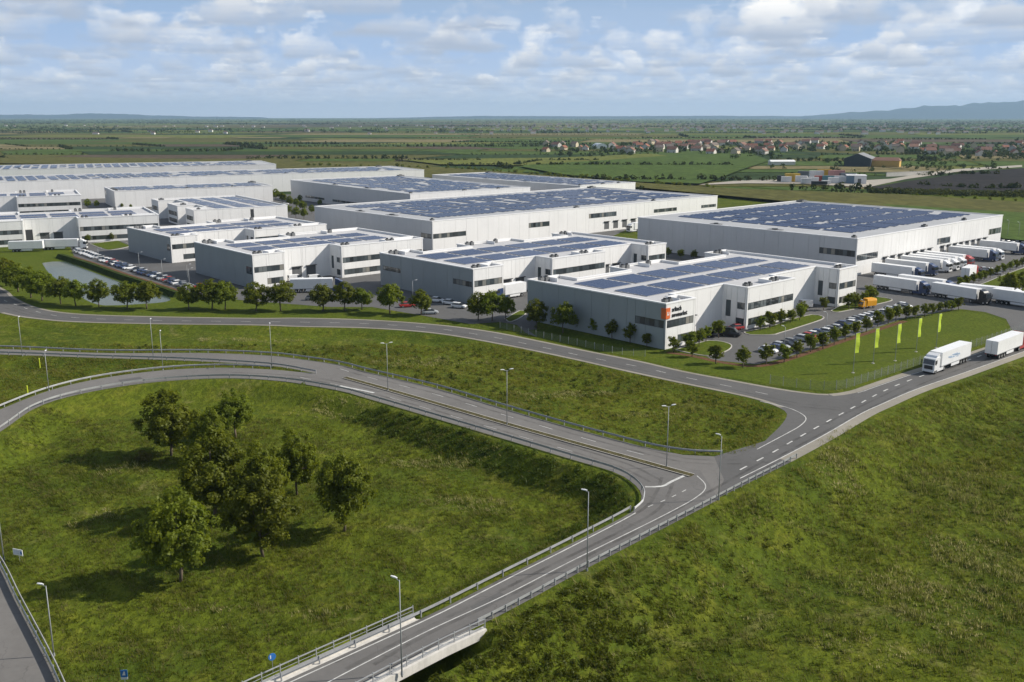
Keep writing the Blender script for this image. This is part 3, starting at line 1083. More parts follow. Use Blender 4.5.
# --- hall with the orange sign (front) ---------------------------------------------------------------
def office_hall(name_label, near_top, h, D, Lu, blocks, rot, seed, left_win, docks, nsol=(6, 2), p=7.0):
    origin = px(*near_top, h)
    ol = comb_outline(Lu, D, blocks, p)
    op = {}
    for k, (a, b) in enumerate(blocks):
        e = edge_at(ol, (a, 0), (b, 0))
        wl = b - a
        op[e] = [(0.4, wl - 0.5, 4.7, 6.4, 'win')]
        if k == 0: op[e].append((wl * 0.42, wl - 0.8, 0.9, 2.7, 'win'))
        else: op[e].append((0.8, min(wl - 1, wl * 0.8), 0.9, 2.6, 'win'))
        if a > 0:
            try:
                e2 = edge_at(ol, (a, p), (a, 0))
                op[e2] = [(1.2, 2.6, 2.6, 6.6, 'win'), (p - 2.6, p - 0.4, 4.8, 6.4, 'win'), (p - 2.8, p - 0.5, 0.8, 2.6, 'win')]
            except KeyError: pass
    for (a, b) in zip([bk[1] for bk in blocks], [bk[0] for bk in blocks[1:]]):
        e = edge_at(ol, (a, p), (b, p))
        L = b - a
        op[e] = [(0.8, 3.4, 0.02, 5.6, 'door')]
        for q_ in range(docks):
            s_ = 6 + q_ * 5.0
            if s_ + 3.6 < L: op[e].append((s_, s_ + 3.4, 0.02, 3.9, 'dock'))
    e = edge_at(ol, (0, D), (0, 0))
    op[e] = [(D - b, D - a, z0, z1, 'win') for a, b, z0, z1 in left_win]
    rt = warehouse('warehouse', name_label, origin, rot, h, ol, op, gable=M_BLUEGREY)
    solar_blocks(rt, h, 5, Lu - 6, p + 1.6, D - p - 1.6, nsol[0], nsol[1], gu=1.7, gv=3.2, seed=seed)
    un = []
    for (a, b) in blocks:
        m_ = (a + b) / 2
        un += [(a + 1.8, 1.8, 1.1, 1.1, 1.1), (a + 3.4, 1.8, 1.1, 1.1, 1.1), (a + 2.4, D - 2.2, 1.2, 1.1, 1.1), (a + 4.2, D - 2.2, 1.2, 1.1, 1.1)]
        if b - a > 15: un += [(m_ + 3, 2.0, 1.1, 1.1, 1.1), (m_ + 4.8, 2.0, 1.1, 1.1, 1.1), (m_ + 3, D - 2.2, 1.1, 1.1, 1.1)]
        enclosure(rt, h, a + (b - a) * 0.55, b - 0.6, 0.8, 4.6)
        enclosure(rt, h, a + (b - a) * 0.5, b - 0.6, D - 5.2, D - 1.0)
    rooftop_units(rt, h, un)
    return rt


G = office_hall('white hall with the orange sign and black lettering on its corner', (666, 303.5), 10.3, 43.8, 82, [(0, 10.3), (30.5, 51), (72.5, 82)], BANG, 3,
                [(0.3, 8.5, 4.7, 6.4)], 1)
E_ = office_hall('white hall behind the hall with the orange sign, nearly its twin', (472.8, 268.8), 9.8, 43.5, 82, [(0, 11), (30, 53), (73, 82)], BANG, 4,
                 [(0.3, 8.5, 4.7, 6.2), (33, 42, 4.7, 6.0)], 2)
D_ = office_hall('white hall with blue grey shaded end beside the row of roadside trees', (251.9, 254.7), 10.2, 40.2, 62, [(0, 10.6), (30.3, 62)], BANG - 1, 5,
                 [(0.3, 4, 4.2, 6.4)], 2, (5, 2))
C_ = office_hall('white hall behind the pond car park, between two similar halls', (170, 236.7), 9.2, 40, 62, [(0, 10), (31.5, 62)], BANG - 1, 6,
                 [(0.3, 3, 4.2, 6.4)], 2, (5, 2))
rb = ROTM(27.5)
B_origin_top = px(78, 218.3, 10)
def office_at(label, origin, rot, h, D, Lu, blocks, seed, docks, nsol, p=7.0):
    """same hall placed by its origin"""
    global px
    keep = px
    try:
        px = lambda *a: origin
        return office_hall(label, (0, 0), h, D, Lu, blocks, rot, seed, [], docks, nsol, p)
    finally:
        px = keep
B_ = office_at('white hall at the left edge above the pond', B_origin_top + rb @ Vector((-60, 0)), 28.5, 10, 40, 91, [(0, 40), (60, 91)], 7, 2, (7, 2))
ra = ROTM(26)
A_ = office_at('small white hall at the left edge, in front of the long far hall', px(16.4, 197, 10) + ra @ Vector((-36, 0)), 27, 10, 40, 66, [(0, 12), (36, 66)], 8, 1, (6, 2))

# the sign on the front hall
sg = empty('sign', (0, 0, 0))
sg.parent = G
block('sign_plate', M_ORANGE, sg, (0.5, -0.24, 8.05), (1.45, 0.12, 2.4))
block('sign_plate', M_ORANGE, sg, (-0.24, 0.42, 8.05), (0.12, 1.2, 2.4))
for dx, dz_, ww, hh in ((0.28, 8.0, 0.18, 0.8), (0.75, 8.0, 0.18, 0.8), (0.515, 7.75, 0.32, 0.18)):
    block('sign_mark', M_PARAPET, sg, (dx, -0.32, dz_), (ww, 0.05, hh))


def lettering(text, parent, loc, size, m, rot=(R(90), 0, 0), name='lettering', ext=0.04, sx=1.0):
    cu = bpy.data.curves.new(name, 'FONT')
    cu.body = text
    cu.size = size
    cu.extrude = ext
    cu.resolution_u = 2
    cu.offset = size * 0.02
    ob = bpy.data.objects.new(name, cu)
    COL.objects.link(ob)
    dg = bpy.context.evaluated_depsgraph_get()
    me = bpy.data.meshes.new_from_object(ob.evaluated_get(dg))
    bpy.data.objects.remove(ob)
    me.materials.clear()
    me.materials.append(m)
    o = link(bpy.data.objects.new(name, me), parent)
    o.location = loc
    o.rotation_euler = rot
    o.scale = (sx, 1, 1)
    return o


lettering('arltech', G, (1.95, -0.2, 8.25), 1.45, M_INK, sx=0.82)
lettering('avromarket', G, (1.95, -0.2, 7.0), 1.40, M_INK, sx=0.82)

# --- big plain halls ------------------------------------------------------------------------------------
def big_hall(label, origin, rot, h, Lu, D, wins, docks, strips, roof=M_ROOF2, left=(), pw=5.6, seed=2, wid=2.2):
    ol = [(0, 0), (Lu, 0), (Lu, D), (0, D)]
    op = {0: [(a, b, z0, z1, 'win') for a, b, z0, z1 in wins] + [(s_, s_ + 3.2, 0.9, 4.2, 'dock') for s_ in docks],
          3: [(D - b, D - a, z0, z1, 'win') for a, b, z0, z1 in left]}
    rt = warehouse('warehouse', label, origin, rot, h, ol, op, pw=pw, roof=roof, dk=0.2, gable=M_GABLE_SHADE)
    solar_strips(rt, h + 0.4, *strips, seed=seed, wid=wid, fill=0.9 if wid > 2.7 else 0.76, skip=0.15)
    rooftop_units(rt, h, [(1.6, 2.0, 1.3, 1.3, 1.2), (Lu * 0.45, 2.2, 2.4, 1.4, 1.1), (Lu * 0.74, 2.4, 1.6, 1.4, 1.1), (2.5, D * 0.35, 3.0, 5, 0.7), (2.6, D * 0.62, 2.2, 4, 0.7), (Lu * .97, D * .96, 4, 3, 1.2)])
    return rt


H_ = big_hall('large white hall with loading docks and trucks on its right', px(857.3, 238.5, 12), BANG, 12, 113, 91,
              [(0.3, 14, 4.6, 6.6), (57, 67.5, 5.0, 7.2), (101, 112.6, 5.0, 7.2)], [17.5 + i * 5.4 for i in range(7)] + [60 + i * 5.2 for i in range(8)], (14, 106, 9, 84, 38, 6), seed=21, left=[(0.3, 13, 6.0, 8.0)])
F_ = big_hall('longest white hall in the middle with a grey shaded end', px(432, 221, 11.4), BANG, 11.4, 179, 84,
              [(0.3, 16.5, 4.6, 6.4), (50, 62, 5.0, 7.0), (86, 104, 6.4, 8.4), (130, 147, 6.0, 7.6), (166, 178, 6, 7.4)], [96 + i * 6 for i in range(6)], (10, 170, 9, 76, 56, 5), seed=22, left=[(0.3, 7, 4.6, 6.4)])
M_ = big_hall('white hall with a long shaded side behind the tree filled yard', px(410, 193.8, 11.5), 37.5, 11.5, 78, 140, [(30, 40, 5, 7)], [], (7, 72, 8, 132, 18, 9), seed=23, wid=2.6,
              left=[(55, 85, 2.0, 3.2), (95, 120, 2.0, 3.2)])
N_ = big_hall('far low hall with shaded side beside the golden field', px(580, 185.8, 11.5), 40.5, 11.5, 46, 142, [], [], (6, 40, 8, 134, 10, 9), seed=24, wid=2.6)
I_ = big_hall('white hall in front of the long far hall, with a shaded end', px(114, 191, 9.5), 30, 9.5, 89, 36, [], [], (4, 85, 4, 32, 22, 2), seed=25, wid=3.0, left=[(30, 35.5, 5, 8)])
rk = ROTM(29)
K_ = big_hall('longest far hall running off the left edge, its roof covered with panels', px(424, 169.7, 12) + rk @ Vector((-390, 0)), 29, 12, 390, 62, [], [], (6, 378, 6, 56, 62, 4), seed=26, wid=4.4, pw=7)
rk2 = ROTM(24)
K2 = big_hall('farthest hall, a thin strip of roof behind the long far hall', px(276, 164.2, 13) + rk2 @ Vector((-330, 0)), 24, 13, 330, 70, [], [], (6, 318, 6, 62, 50, 4), seed=27, wid=4.6, pw=7)

# --- hall with stepped left side ----------------------------------------------------------------------------
jl = [(0, 0), (44, 0), (44, 72), (0, 72), (0, 60), (9, 60), (9, 42), (0, 42), (0, 26), (9, 26), (9, 12), (0, 12)]
je = edge_at(jl, (0, 12), (0, 0))
jo = {je: [(1, 11, 4, 6, 'win'), (1, 11, 0.8, 2.4, 'win')], edge_at(jl, (0, 42), (0, 26)): [(1, 15, 4, 6, 'win'), (1, 15, 0.8, 2.6, 'win')], edge_at(jl, (9, 26), (9, 12)): [(4, 8, 0.1, 4, 'dock')],
      edge_at(jl, (9, 60), (9, 42)): [(3, 7, 0.1, 4, 'dock'), (10, 14, 0.1, 4, 'dock')], edge_at(jl, (0, 72), (0, 60)): [(1, 11, 4, 6, 'win')], 0: [(1, 13, 1.2, 2.6, 'win'), (26, 27.6, 0.1, 8, 'door')]}
J_ = warehouse('warehouse', 'small white hall with stepped side between the pond halls and the far hall', px(193.4, 210, 9), 34, 9, jl, jo)
solar_blocks(J_, 9, 11, 43, 2, 70, 3, 3, gu=3.5, gv=1.5, along='v', seed=9)
rooftop_units(J_, 9, [(3, 2.5, 1.4, 1.2, 1.1), (4, 30, 2.4, 1.5, 1.2), (3, 65, 2.4, 1.5, 1.2)])

# ------------------------------------------------------------------ yards, lawns, pond
def world(lst): return [px(x, y) for x, y in lst]


YARD = world([(-260, 205), (-100, 228), (40, 241), (70, 246), (74, 256), (130, 277), (195, 295), (250, 301), (330, 307), (372, 307), (425, 316), (470, 324), (500, 322), (517, 325), (526, 333), (540, 338),
              (548, 336), (534, 327), (540, 318), (600, 322), (668, 346), (700, 352), (712, 360), (756, 364.5), (785, 358), (850, 336.5), (905, 318), (960, 309), (985, 312), (1006, 319), (1012, 330), (1030, 333),
              (1080, 315), (1300, 285), (1300, 235), (1060, 232), (1010, 238)]) + [px(857.3, 238.5, 12) + ROTM(BANG) @ Vector((112, 60)), px(640, 217, 12) + ROTM(BANG) @ Vector((20, 5)), px(640, 217, 12) + ROTM(BANG) @ Vector((-30, 5)),
              px(432, 221, 11.4) + ROTM(BANG) @ Vector((150, 20)), px(560, 205), px(500, 194), px(380, 183), px(200, 176), px(-100, 178), px(-400, 178)]
sheet('yard', YARD, 0.016, M_YARD, 'dark asphalt yards between the halls')
for i, (P, lab) in enumerate([
        ([(676, 350), (692, 345), (709, 341), (722, 342), (731, 345), (730, 349), (722, 353), (708, 356), (690, 353.5)], 'small lawn island in front of the orange sign'),
        ([(744, 332.5), (770, 327), (790, 320), (812, 315), (822, 316.5), (822, 319.5), (800, 327), (780, 333), (772, 335), (750, 335)], 'lawn strip before the middle block of the front hall'),
        ([(831, 311), (845, 304), (868, 297), (884, 298), (892, 300.5), (870, 306), (846, 311), (836, 312.5)], 'lawn strip between the front hall and the truck queue'),
        ([(962, 291), (985, 283), (1010, 273), (1060, 256), (1080, 262), (1030, 279), (1000, 290), (978, 297)], 'lawn strip between the truck yard and the exit'),
        ([(1000, 300), (1024, 288), (1080, 270), (1120, 285), (1060, 302), (1020, 306)], 'lawn under the two larger trees at the right edge'),
        ([(505, 319), (520, 311), (527, 312), (520, 318), (510, 322)], 'small lawn beside the driveway of the middle halls'),
        ([(90, 244), (118, 241), (130, 246), (108, 250)], 'lawn patch beside the white trailers')]):
    c = world(P)
    o = sheet('lawn', c, 0.13, M_LAWN, lab, thick=0.12)
    ring = cat_rom(c + [c[0]], 1.0)
    mb = MB()
    sweep(mb, ring, [(-0.12, 0.0), (0.12, 0.0), (0.12, 0.15), (-0.12, 0.15)], lambda p: 0.0)
    k = mb.build('kerb', M_KERB, o)
LAWN = world([(756, 367), (785, 361), (850, 339.5), (905, 322), (935, 315), (962, 311), (985, 314), (1004, 321), (1008, 330), (987, 343.5), (940, 358.5), (901, 371), (864, 383), (849, 388), (828, 391), (806, 389.6), (776, 385.5), (732, 377.5), (683, 368.5), (640, 358.8), (587, 348.6), (540, 339), (528, 330), (560, 328), (620, 345), (666, 354), (700, 357), (730, 365)])
sheet('lawn', LAWN, 0.018, M_LAWN, 'broad mown lawn with the green banners beside the truck road')
ribbon('path', pxl([(667, 352.5), (690, 355.5), (712, 360.5), (735, 364.5), (757, 366.2), (785, 360.5), (850, 338.8), (905, 321)]), 1.6, 0.03, M_MULCH, 'reddish bark mulch strip along the car park')
sheet('lawn', world([(0, 291), (16, 301), (40, 310), (79, 315), (153, 317.5), (256, 319), (367, 320.5), (440, 326), (425, 317), (372, 309), (330, 309), (250, 303), (195, 297), (130, 279), (72, 258), (66, 247), (40, 243), (-60, 236), (-80, 252), (-40, 272)]), 0.012, M_LAWN, 'mown grass around the pond and roadside trees')
# pond
mw, q, o_ = new_mat('pond_water')
gp = q.node('ShaderNodeNewGeometry').outputs['Position']
bn = q.node('ShaderNodeBump', {'Height': q.noise(gp, 1.2, 3, 0.6), 'Strength': 0.12, 'Distance': 0.05})
bs = q.node('ShaderNodeBsdfPrincipled', {'Base Color': (0.05, 0.075, 0.06, 1), 'Roughness': 0.12, 'IOR': 1.16, 'Normal': bn.outputs[0]})
q.t.links.new(bs.outputs[0], o_.inputs[0])
POND = world([(42, 263), (64, 261.5), (90, 271), (119, 281.5), (150, 291), (170, 298), (165, 302), (140, 304), (105, 305.5), (86, 300), (70, 288), (50, 274)])
sheet('pond', cat_rom(POND + [POND[0]], 3.0)[:-1], 0.02, mw, 'calm grey green pond behind the roadside trees')
bank = pxl([(60, 257.5), (90, 267), (119, 277.5), (150, 287.5), (178, 297)])
mb = MB()
sweep(mb, bank, [(-1.6, 0.0), (1.8, 0.0), (1.0, 1.3), (-0.6, 1.4)], lambda p: 0.0)
M_BANK = ground_mat('bank_grass', ((0.035, 0.055, 0.012), (0.045, 0.07, 0.014), (0.07, 0.085, 0.02)), 0.2, 1.5, dryness=0.2)
tag(mb.build('embankment', M_BANK), 'dark grassy bank between the pond and the parked cars', kind='structure')
ribbon('path', offs(bank, 3.6), 2.6, 0.026, M_MULCH, 'brown dirt strip beside the row of parked cars at the pond')
# parking bay lines
bay = pxl([(772, 352), (905, 309)], step=2.6)
mb = MB()
for i, (p, t) in enumerate(resample(bay, 2.6)):
    n_ = Vector((-t.y, t.x))
    a, b = p + n_ * 3.0, p - n_ * 2.0
    mb.quad((*(a - t * 0.06), 0.024), (*(b - t * 0.06), 0.024), (*(b + t * 0.06), 0.024), (*(a + t * 0.06), 0.024))
tag(mb.build('road_marking', M_MARK), 'white parking bay lines of the front car park', kind='structure')

# ------------------------------------------------------------------ trees
M_LEAF = leaf_mat('tree_leaves', (0.118, 0.152, 0.022))
M_LEAF2 = leaf_mat('young_tree_leaves', (0.036, 0.060, 0.012))


def tree_parts(seed, H, th, rx, rz, ncl, nlf, leaf, clr, lobes=7):
    """returns (trunk mesh, crown mesh): tapered trunk with limbs; crown of leaf clumps"""
    r_ = np.random.default_rng(seed)
    rr = random.Random(seed)
    zc = H - rz
    lob = []
    for k in range(lobes):
        a = 2 * math.pi * (k + rr.uniform(-.3, .3)) / lobes
        el = (-0.75, 0.1, 0.75, -0.35, 0.45)[k % 5] + rr.uniform(-.15, .15)
        lob.append(np.array([math.cos(a) * math.cos(el) * rx * 0.55, math.sin(a) * math.cos(el) * rx * 0.55, math.sin(el) * rz * 0.6]))
    lob.append(np.array([0, 0, rz * 0.55]))
    cl = []
    while len(cl) < ncl:
        L = lob[rr.randrange(len(lob))]
        d = r_.normal(size=3)
        d /= np.linalg.norm(d)
        p = L + d * np.array([rx * 0.52, rx * 0.52, rz * 0.48]) * (rr.random() ** 0.35)
        if (p[0] / rx) ** 2 + (p[1] / rx) ** 2 + (p[2] / rz) ** 2 < 1.12 and p[2] > -rz * 0.92: cl.append(p)
    cl = np.array(cl)
    V, F, tone = [], [], []
    cen = np.repeat(cl, nlf, axis=0)
    n = len(cen)
    d = r_.normal(size=(n, 3))
    d /= np.linalg.norm(d, axis=1)[:, None]
    pos = cen + d * (clr * r_.random(n) ** 0.5)[:, None]
    out_ = pos / np.array([rx, rx, rz])
    nrm = out_ / (np.linalg.norm(out_, axis=1)[:, None] + 1e-6) * 0.6 + d * 0.5 + r_.normal(size=(n, 3)) * 0.55 + np.array([0, 0, 0.35])
    nrm /= np.linalg.norm(nrm, axis=1)[:, None]
    a = np.cross(nrm, r_.normal(size=(n, 3)))
    a /= np.linalg.norm(a, axis=1)[:, None]
    b = np.cross(nrm, a)
    s_ = leaf * r_.uniform(0.6, 1.3, n)[:, None]
    pos[:, 2] += zc
    v = np.stack([pos - a * s_ * 0.5, pos + b * s_ * 0.33 + nrm * s_ * 0.1, pos + a * s_ * 0.5, pos - b * s_ * 0.33 + nrm * s_ * 0.1], 1).reshape(-1, 3)
    f = np.arange(n * 4).reshape(n, 4)
    cm = np_mesh('crown', v, f, [M_LEAF], smooth=False, tone=np.repeat(np.repeat(r_.random(ncl), nlf) * 0.7 + r_.random(n) * 0.3, 4))
    mb = MB()
    r0 = H * 0.0135 + 0.025
    mb.tube((0, 0, -0.25), (0.02 * H, 0.01 * H, th), r0 * 1.25, r0, k=8)
    mb.tube((0.02 * H, 0.01 * H, th), (0, 0, zc + rz * 0.5), r0, r0 * 0.35, k=7)
    for k in range(6):
        L = lob[k % len(lob)]
        z0 = th + (zc - th) * rr.uniform(0.0, 0.7)
        mb.tube((0.015 * H, 0.008 * H, z0), (L[0] * 1.2, L[1] * 1.2, zc + L[2]), r0 * 0.5, r0 * 0.14, k=5)
    tm = mb.mesh('trunk', [M_TRUNK], True)
    return tm, cm


BIG = [tree_parts(s_, 10.0, 1.8, 4.0, 4.4, 150, 64, 0.38, 0.68, lobes=12) for s_ in (1, 2, 3, 4)]
MEDT = [tree_parts(s_, 7.5, 1.5, 2.9, 3.1, 105, 34, 0.46, 0.62) for s_ in (11, 12, 13)]
SMALL = [tree_parts(s_, 4.0, 1.0, 1.25, 1.55, 62, 24, 0.3, 0.34) for s_ in (21, 22, 23)]
FARP = [tree_parts(s_, 7.0, 0.8, 3.0, 3.2, 26, 12, 1.0, 0.9, lobes=5) for s_ in (31, 32, 33)]


def tree(kind, i, p, H0, H, label, group, name='tree', sq=1.0):
    tm, cm = kind[i % len(kind)]
    r_ = random.Random(hash((round(p[0], 1), round(p[1], 1))) & 0xffff)
    root = empty(name, (p[0], p[1], p[2] if len(p) > 2 else 0), r_.uniform(0, 6.28))
    s_ = H / H0
    root.scale = (s_ * sq * r_.uniform(.92, 1.08), s_ * sq * r_.uniform(.92, 1.08), s_)
    tag(root, label, 'tree', group)
    inst('trunk', tm, root)
    inst('crown', cm, root)
    return root


def height_for(p, ytop):
    """height of an upright thing whose top shows at this image row"""
    lo, hi = 0.3, 40
    for _ in range(30):
        m_ = (lo + hi) / 2
        Z = p[2] + m_ - CAMH
        dd = p[1] * math.cos(PIT) - Z * math.sin(PIT)
        uu = p[1] * math.sin(PIT) + Z * math.cos(PIT)
        if 341 - FPX * uu / dd > ytop: lo = m_
        else: hi = m_
    return lo


for i, (x, y, yt, lab) in enumerate([
        (180.6, 581, 487, 'nearest tree of the meadow clump, full and bright green'),
        (263, 556, 474, 'broad leafy tree right of the nearest one in the meadow clump'),
        (344.5, 531.5, 452, 'rightmost tree of the meadow clump, standing a little apart'),
        (214.5, 518, 432, 'tall tree in the middle of the meadow clump'),
        (297, 494.5, 428, 'tree with a clear trunk at the right rear of the meadow clump'),
        (171, 455, 391, 'leftmost tree of the meadow clump with a dark crown'),
        (236, 438, 390, 'farthest tree of the meadow clump, near the curved ramp'),
        (210, 462, 408, 'small dark tree between the leftmost and farthest of the clump'),
        (264, 515, 441, 'tree hidden behind the broad one in the meadow clump')]):
    p = gpx(x, y)
    H = height_for(p, yt)
    tree(BIG, i, p, 10.0, H, lab, 'trees of the meadow clump', 'meadow_tree', sq=(1.0, 1.02, 0.96, 1.0, 0.9, 1.08, 1.02, 0.85, 0.9)[i])
p = gpx(143, 462)
tm, cm = FARP[0]
sb = inst('crown', tree_parts(77, 1.6, 0.3, 1.5, 0.8, 26, 14, 0.35, 0.4)[1], None, p)
cm2 = sb.data.copy()
cm2.materials[0] = leaf_mat('dry_leaves', (0.11, 0.105, 0.045))
sb.data = cm2
sb.name = 'shrub'
tag(sb, 'low pale dry shrub left of the meadow clump', 'shrub')

row = [(-4, 281, 258), (6, 286, 259), (18, 292, 263), (31, 298, 268), (42, 301, 272), (61, 304, 276), (76, 306, 279), (99, 307, 280), (127, 308.5, 281), (147, 309, 281), (189, 309.5, 285), (212, 309, 279), (225, 310, 281),
       (256, 311, 283), (281, 311, 280), (323, 311, 284), (345, 311, 283), (362, 310, 287), (390, 313.5, 283), (421, 315, 290)]
for i, (x, y, yt) in enumerate(row):
    p = Vector((*px(x, y), 0))
    tree(MEDT, i, p, 7.5, height_for(p, yt), '%s tree from the left in the roadside row before the pond' % nth(i), 'roadside row of trees', 'roadside_tree', 1.22)
for i, (x, y, yt, lab) in enumerate([(478, 320, 293, 'left tree of the bushy cluster at the corner of the middle hall'), (492, 321, 290, 'tallest tree of the bushy cluster at the corner of the middle hall'),
                                     (506, 320, 296, 'right tree of the bushy cluster at the corner of the middle hall'), (536, 328, 300, 'left of two round trees at the shaded end of the front hall'),
                                     (563, 333, 301, 'right of two round trees at the shaded end of the front hall'), (1008, 297, 272, 'larger dark tree in the lawn near the right edge'), (1022, 293, 272, 'larger dark tree cut by the right edge')]):
    p = Vector((*px(x, y), 0))
    tree(MEDT, i + 1, p, 7.5, height_for(p, yt), lab, 'large trees by the halls', 'tree', 1.05)
rows = [
    ('small tree along the shaded end wall of the front hall', [(576, 330, 316), (594, 334, 320), (612, 339, 322), (630, 343, 325), (647, 347, 334)]),
    ('small tree below the orange sign along the front facade', [(668, 352, 339), (676, 345, 334), (689, 343.5, 329), (704, 341, 326), (718, 337, 323)]),
    ('small tree along the middle block of the front hall', [(753, 327, 312), (764, 323, 310), (777, 320, 306), (788, 317, 305), (798, 315.5, 302), (810, 313, 300)]),
    ('small tree along the last block of the front hall', [(835.5, 306, 293), (845, 303, 289), (854, 298, 284), (866, 294, 280), (874, 294, 279), (857, 284, 275), (869, 281, 273)]),
    ('small tree in the row along the mulch strip of the car park', [(692, 357, 342), (716, 364, 346), (742.7, 367.5, 349), (766, 364.5, 346), (784, 362.5, 346), (797, 357.6, 342), (810.5, 352, 335), (823, 349, 333), (834, 344.5, 329),
                                                   (845, 340, 325), (856, 336.5, 322), (866, 332, 318), (877.6, 326.5, 312), (888, 323.5, 309), (896, 321.5, 307), (906, 319.5, 306), (915, 318.6, 306), (924.5, 317, 305), (932, 315, 304), (939, 313, 303), (946, 312, 302), (951.5, 311, 302), (958.5, 310, 298)]),
    ('small tree in the double row below the truck docks', [(960, 288, 278), (966, 286, 276), (973, 284, 274), (979, 282, 272), (984, 280, 271), (990, 278, 269), (997, 275, 266), (1003, 273, 264), (1010, 271, 262), (1016, 269, 260), (1022, 267, 258)]),
    ('small dark tree in the gap below the shaded wall of the dock hall', [(668, 257, 248), (681, 259, 250), (694, 260, 251)]),
]
GO, GM = px(666, 303.5, 10.3), Matrix.Rotation(R(42.3), 2)
LOC = {'small tree below the orange sign along the front facade': [(-0.6, -3.0), (3.5, -4.2), (8, -3.4), (13, -1.5), (18.5, -1.0)],
       'small tree along the middle block of the front hall': [(32, -3.2), (36, -3.2), (40.5, -3.3), (45, -3.2), (49.5, -3.0), (54, -1)],
       'small tree along the last block of the front hall': [(66, 0), (72.5, -3.5), (76, -3.5), (80, -3.5), (84.5, -3), (88, -2), (92, 1)]}
for lab, lst in rows:
    for i, (x, y, yt) in enumerate(lst):
        p = Vector((*px(x, y), 0))
        if lab in LOC:
            q2 = GO + GM @ Vector(LOC[lab][i])
            p = Vector((q2.x, q2.y, 0))
            yt = -1
        tree(SMALL, i, p, 4.0, 1.14 * (max(2.6, height_for(p, yt)) if yt > 0 else (3.3, 3.9, 3.6)[i % 3]), '%s %s' % (nth(i), lab), 'young trees around the halls', 'young_tree', 1.18)
far_rows = [('tree among the yards of the left halls', [(4, 209, 203), (26, 212, 205), (36, 213, 205), (46, 212, 204), (62, 210, 203), (72, 210, 202), (88, 208, 199), (97, 208, 200), (122, 208, 203), (131, 208.5, 204),
             (276, 200, 189), (283, 203, 192), (290, 206, 196), (297, 208, 198), (303, 211, 200), (288, 215, 204), (296, 218, 206), (304, 219, 208), (312, 214, 205), (320, 206, 199), (300, 202, 195), (112, 241, 232), (88, 243, 234), (60, 241, 236)])]
for lab, lst in far_rows:
    for i, (x, y, yt) in enumerate(sorted(lst)):
        p = Vector((*px(x, y), 0))
        tree(MEDT, i, p, 7.5, height_for(p, yt), '%s small %s, from the left' % (nth(i), lab), 'trees between the left halls', 'yard_tree', 0.95)

# ------------------------------------------------------------------ grass
def grass(name, poly_list, n, hmin, hmax, wid, m, seed, label, blades=5, spread=0.35, box=None, keep=None):
    r_ = np.random.default_rng(seed)
    x0, x1, y0, y1 = box
    if keep:
        XS, YS = [], []
        for P, margin in poly_list:
            bx0, bx1 = min(p.x for p in P), max(p.x for p in P)
            by0, by1 = min(p.y for p in P), max(p.y for p in P)
            k = int((bx1 - bx0) * (by1 - by0) * keep)
            x, y = r_.uniform(bx0, bx1, k), r_.uniform(by0, by1, k)
            i, d = poly_sd(P, x, y)
            i &= r_.random(k) < np.clip(d / 1.6, 0.12, 1)
            XS.append(x[i])
            YS.append(y[i])
        X, Y = np.concatenate(XS), np.concatenate(YS)
        n = len(X)
        inside = np.ones(n, bool)
    else:
        X = r_.uniform(x0, x1, n)
        Y = r_.uniform(y0, y1, n)
        inside = np.zeros(n, bool)
        for P, margin in poly_list:
            i, d = poly_sd(P, X, Y)
            inside |= i & (d > margin)
    scr = np.abs(X) < Y * 0.62 + 14                      # only where a viewpoint near the camera could look
    sp, _ = poly_sd(SPAN, X, Y)
    i2, d2 = poly_sd(LOWROAD, X, Y)
    ok = inside & scr & ~sp & ~i2
    X, Y = X[ok], Y[ok]
    # clumping: keep more where a noise is high
    cl = 0.5 + 0.5 * np.sin(X * 0.33 + 2.1 * np.sin(Y * 0.23)) * np.cos(Y * 0.29 + 1.7 * np.sin(X * 0.19)) + 0.25 * np.sin(X * 1.1 + Y * 0.9)
    ok = r_.random(len(X)) < 0.35 + 0.6 * cl
    X, Y, cl = X[ok], Y[ok], cl[ok]
    n = len(X)
    Z = hgt(X, Y) - 0.04
    H = r_.uniform(hmin, hmax, n) * (0.6 + 0.6 * np.clip(cl, 0, 1))
    vs, tn = [], []
    lean0 = 0.25 * np.sin(X * 0.07 + 1) + 0.5
    for b in range(blades):
        a = r_.uniform(0, 6.283, n)
        ox, oy = r_.normal(0, spread * 0.5, n), r_.normal(0, spread * 0.5, n)
        hx = H * r_.uniform(0.6, 1.15, n)
        wv = wid * r_.uniform(0.6, 1.5, n)
        lx = -hx * (lean0 * r_.uniform(0.2, 1.2, n)) + r_.normal(0, 0.25, n) * hx
        ly = r_.normal(0, 0.35, n) * hx
        bx, by = np.cos(a) * wv, np.sin(a) * wv
        v = np.stack([np.stack([X + ox - bx, Y + oy - by, Z], 1), np.stack([X + ox + bx, Y + oy + by, Z], 1), np.stack([X + ox + lx, Y + oy + ly, Z + hx], 1)], 1)
        vs.append(v)
        tn.append(np.repeat(r_.random(n)[:, None], 3, 1))
    v = np.concatenate(vs).reshape(-1, 3)
    t = np.concatenate(tn).reshape(-1)
    o = link(bpy.data.objects.new(name, np_mesh(name, v, np.arange(len(v)).reshape(-1, 3), [m], smooth=False, tone=t)))
    return tag(o, label, kind='stuff')


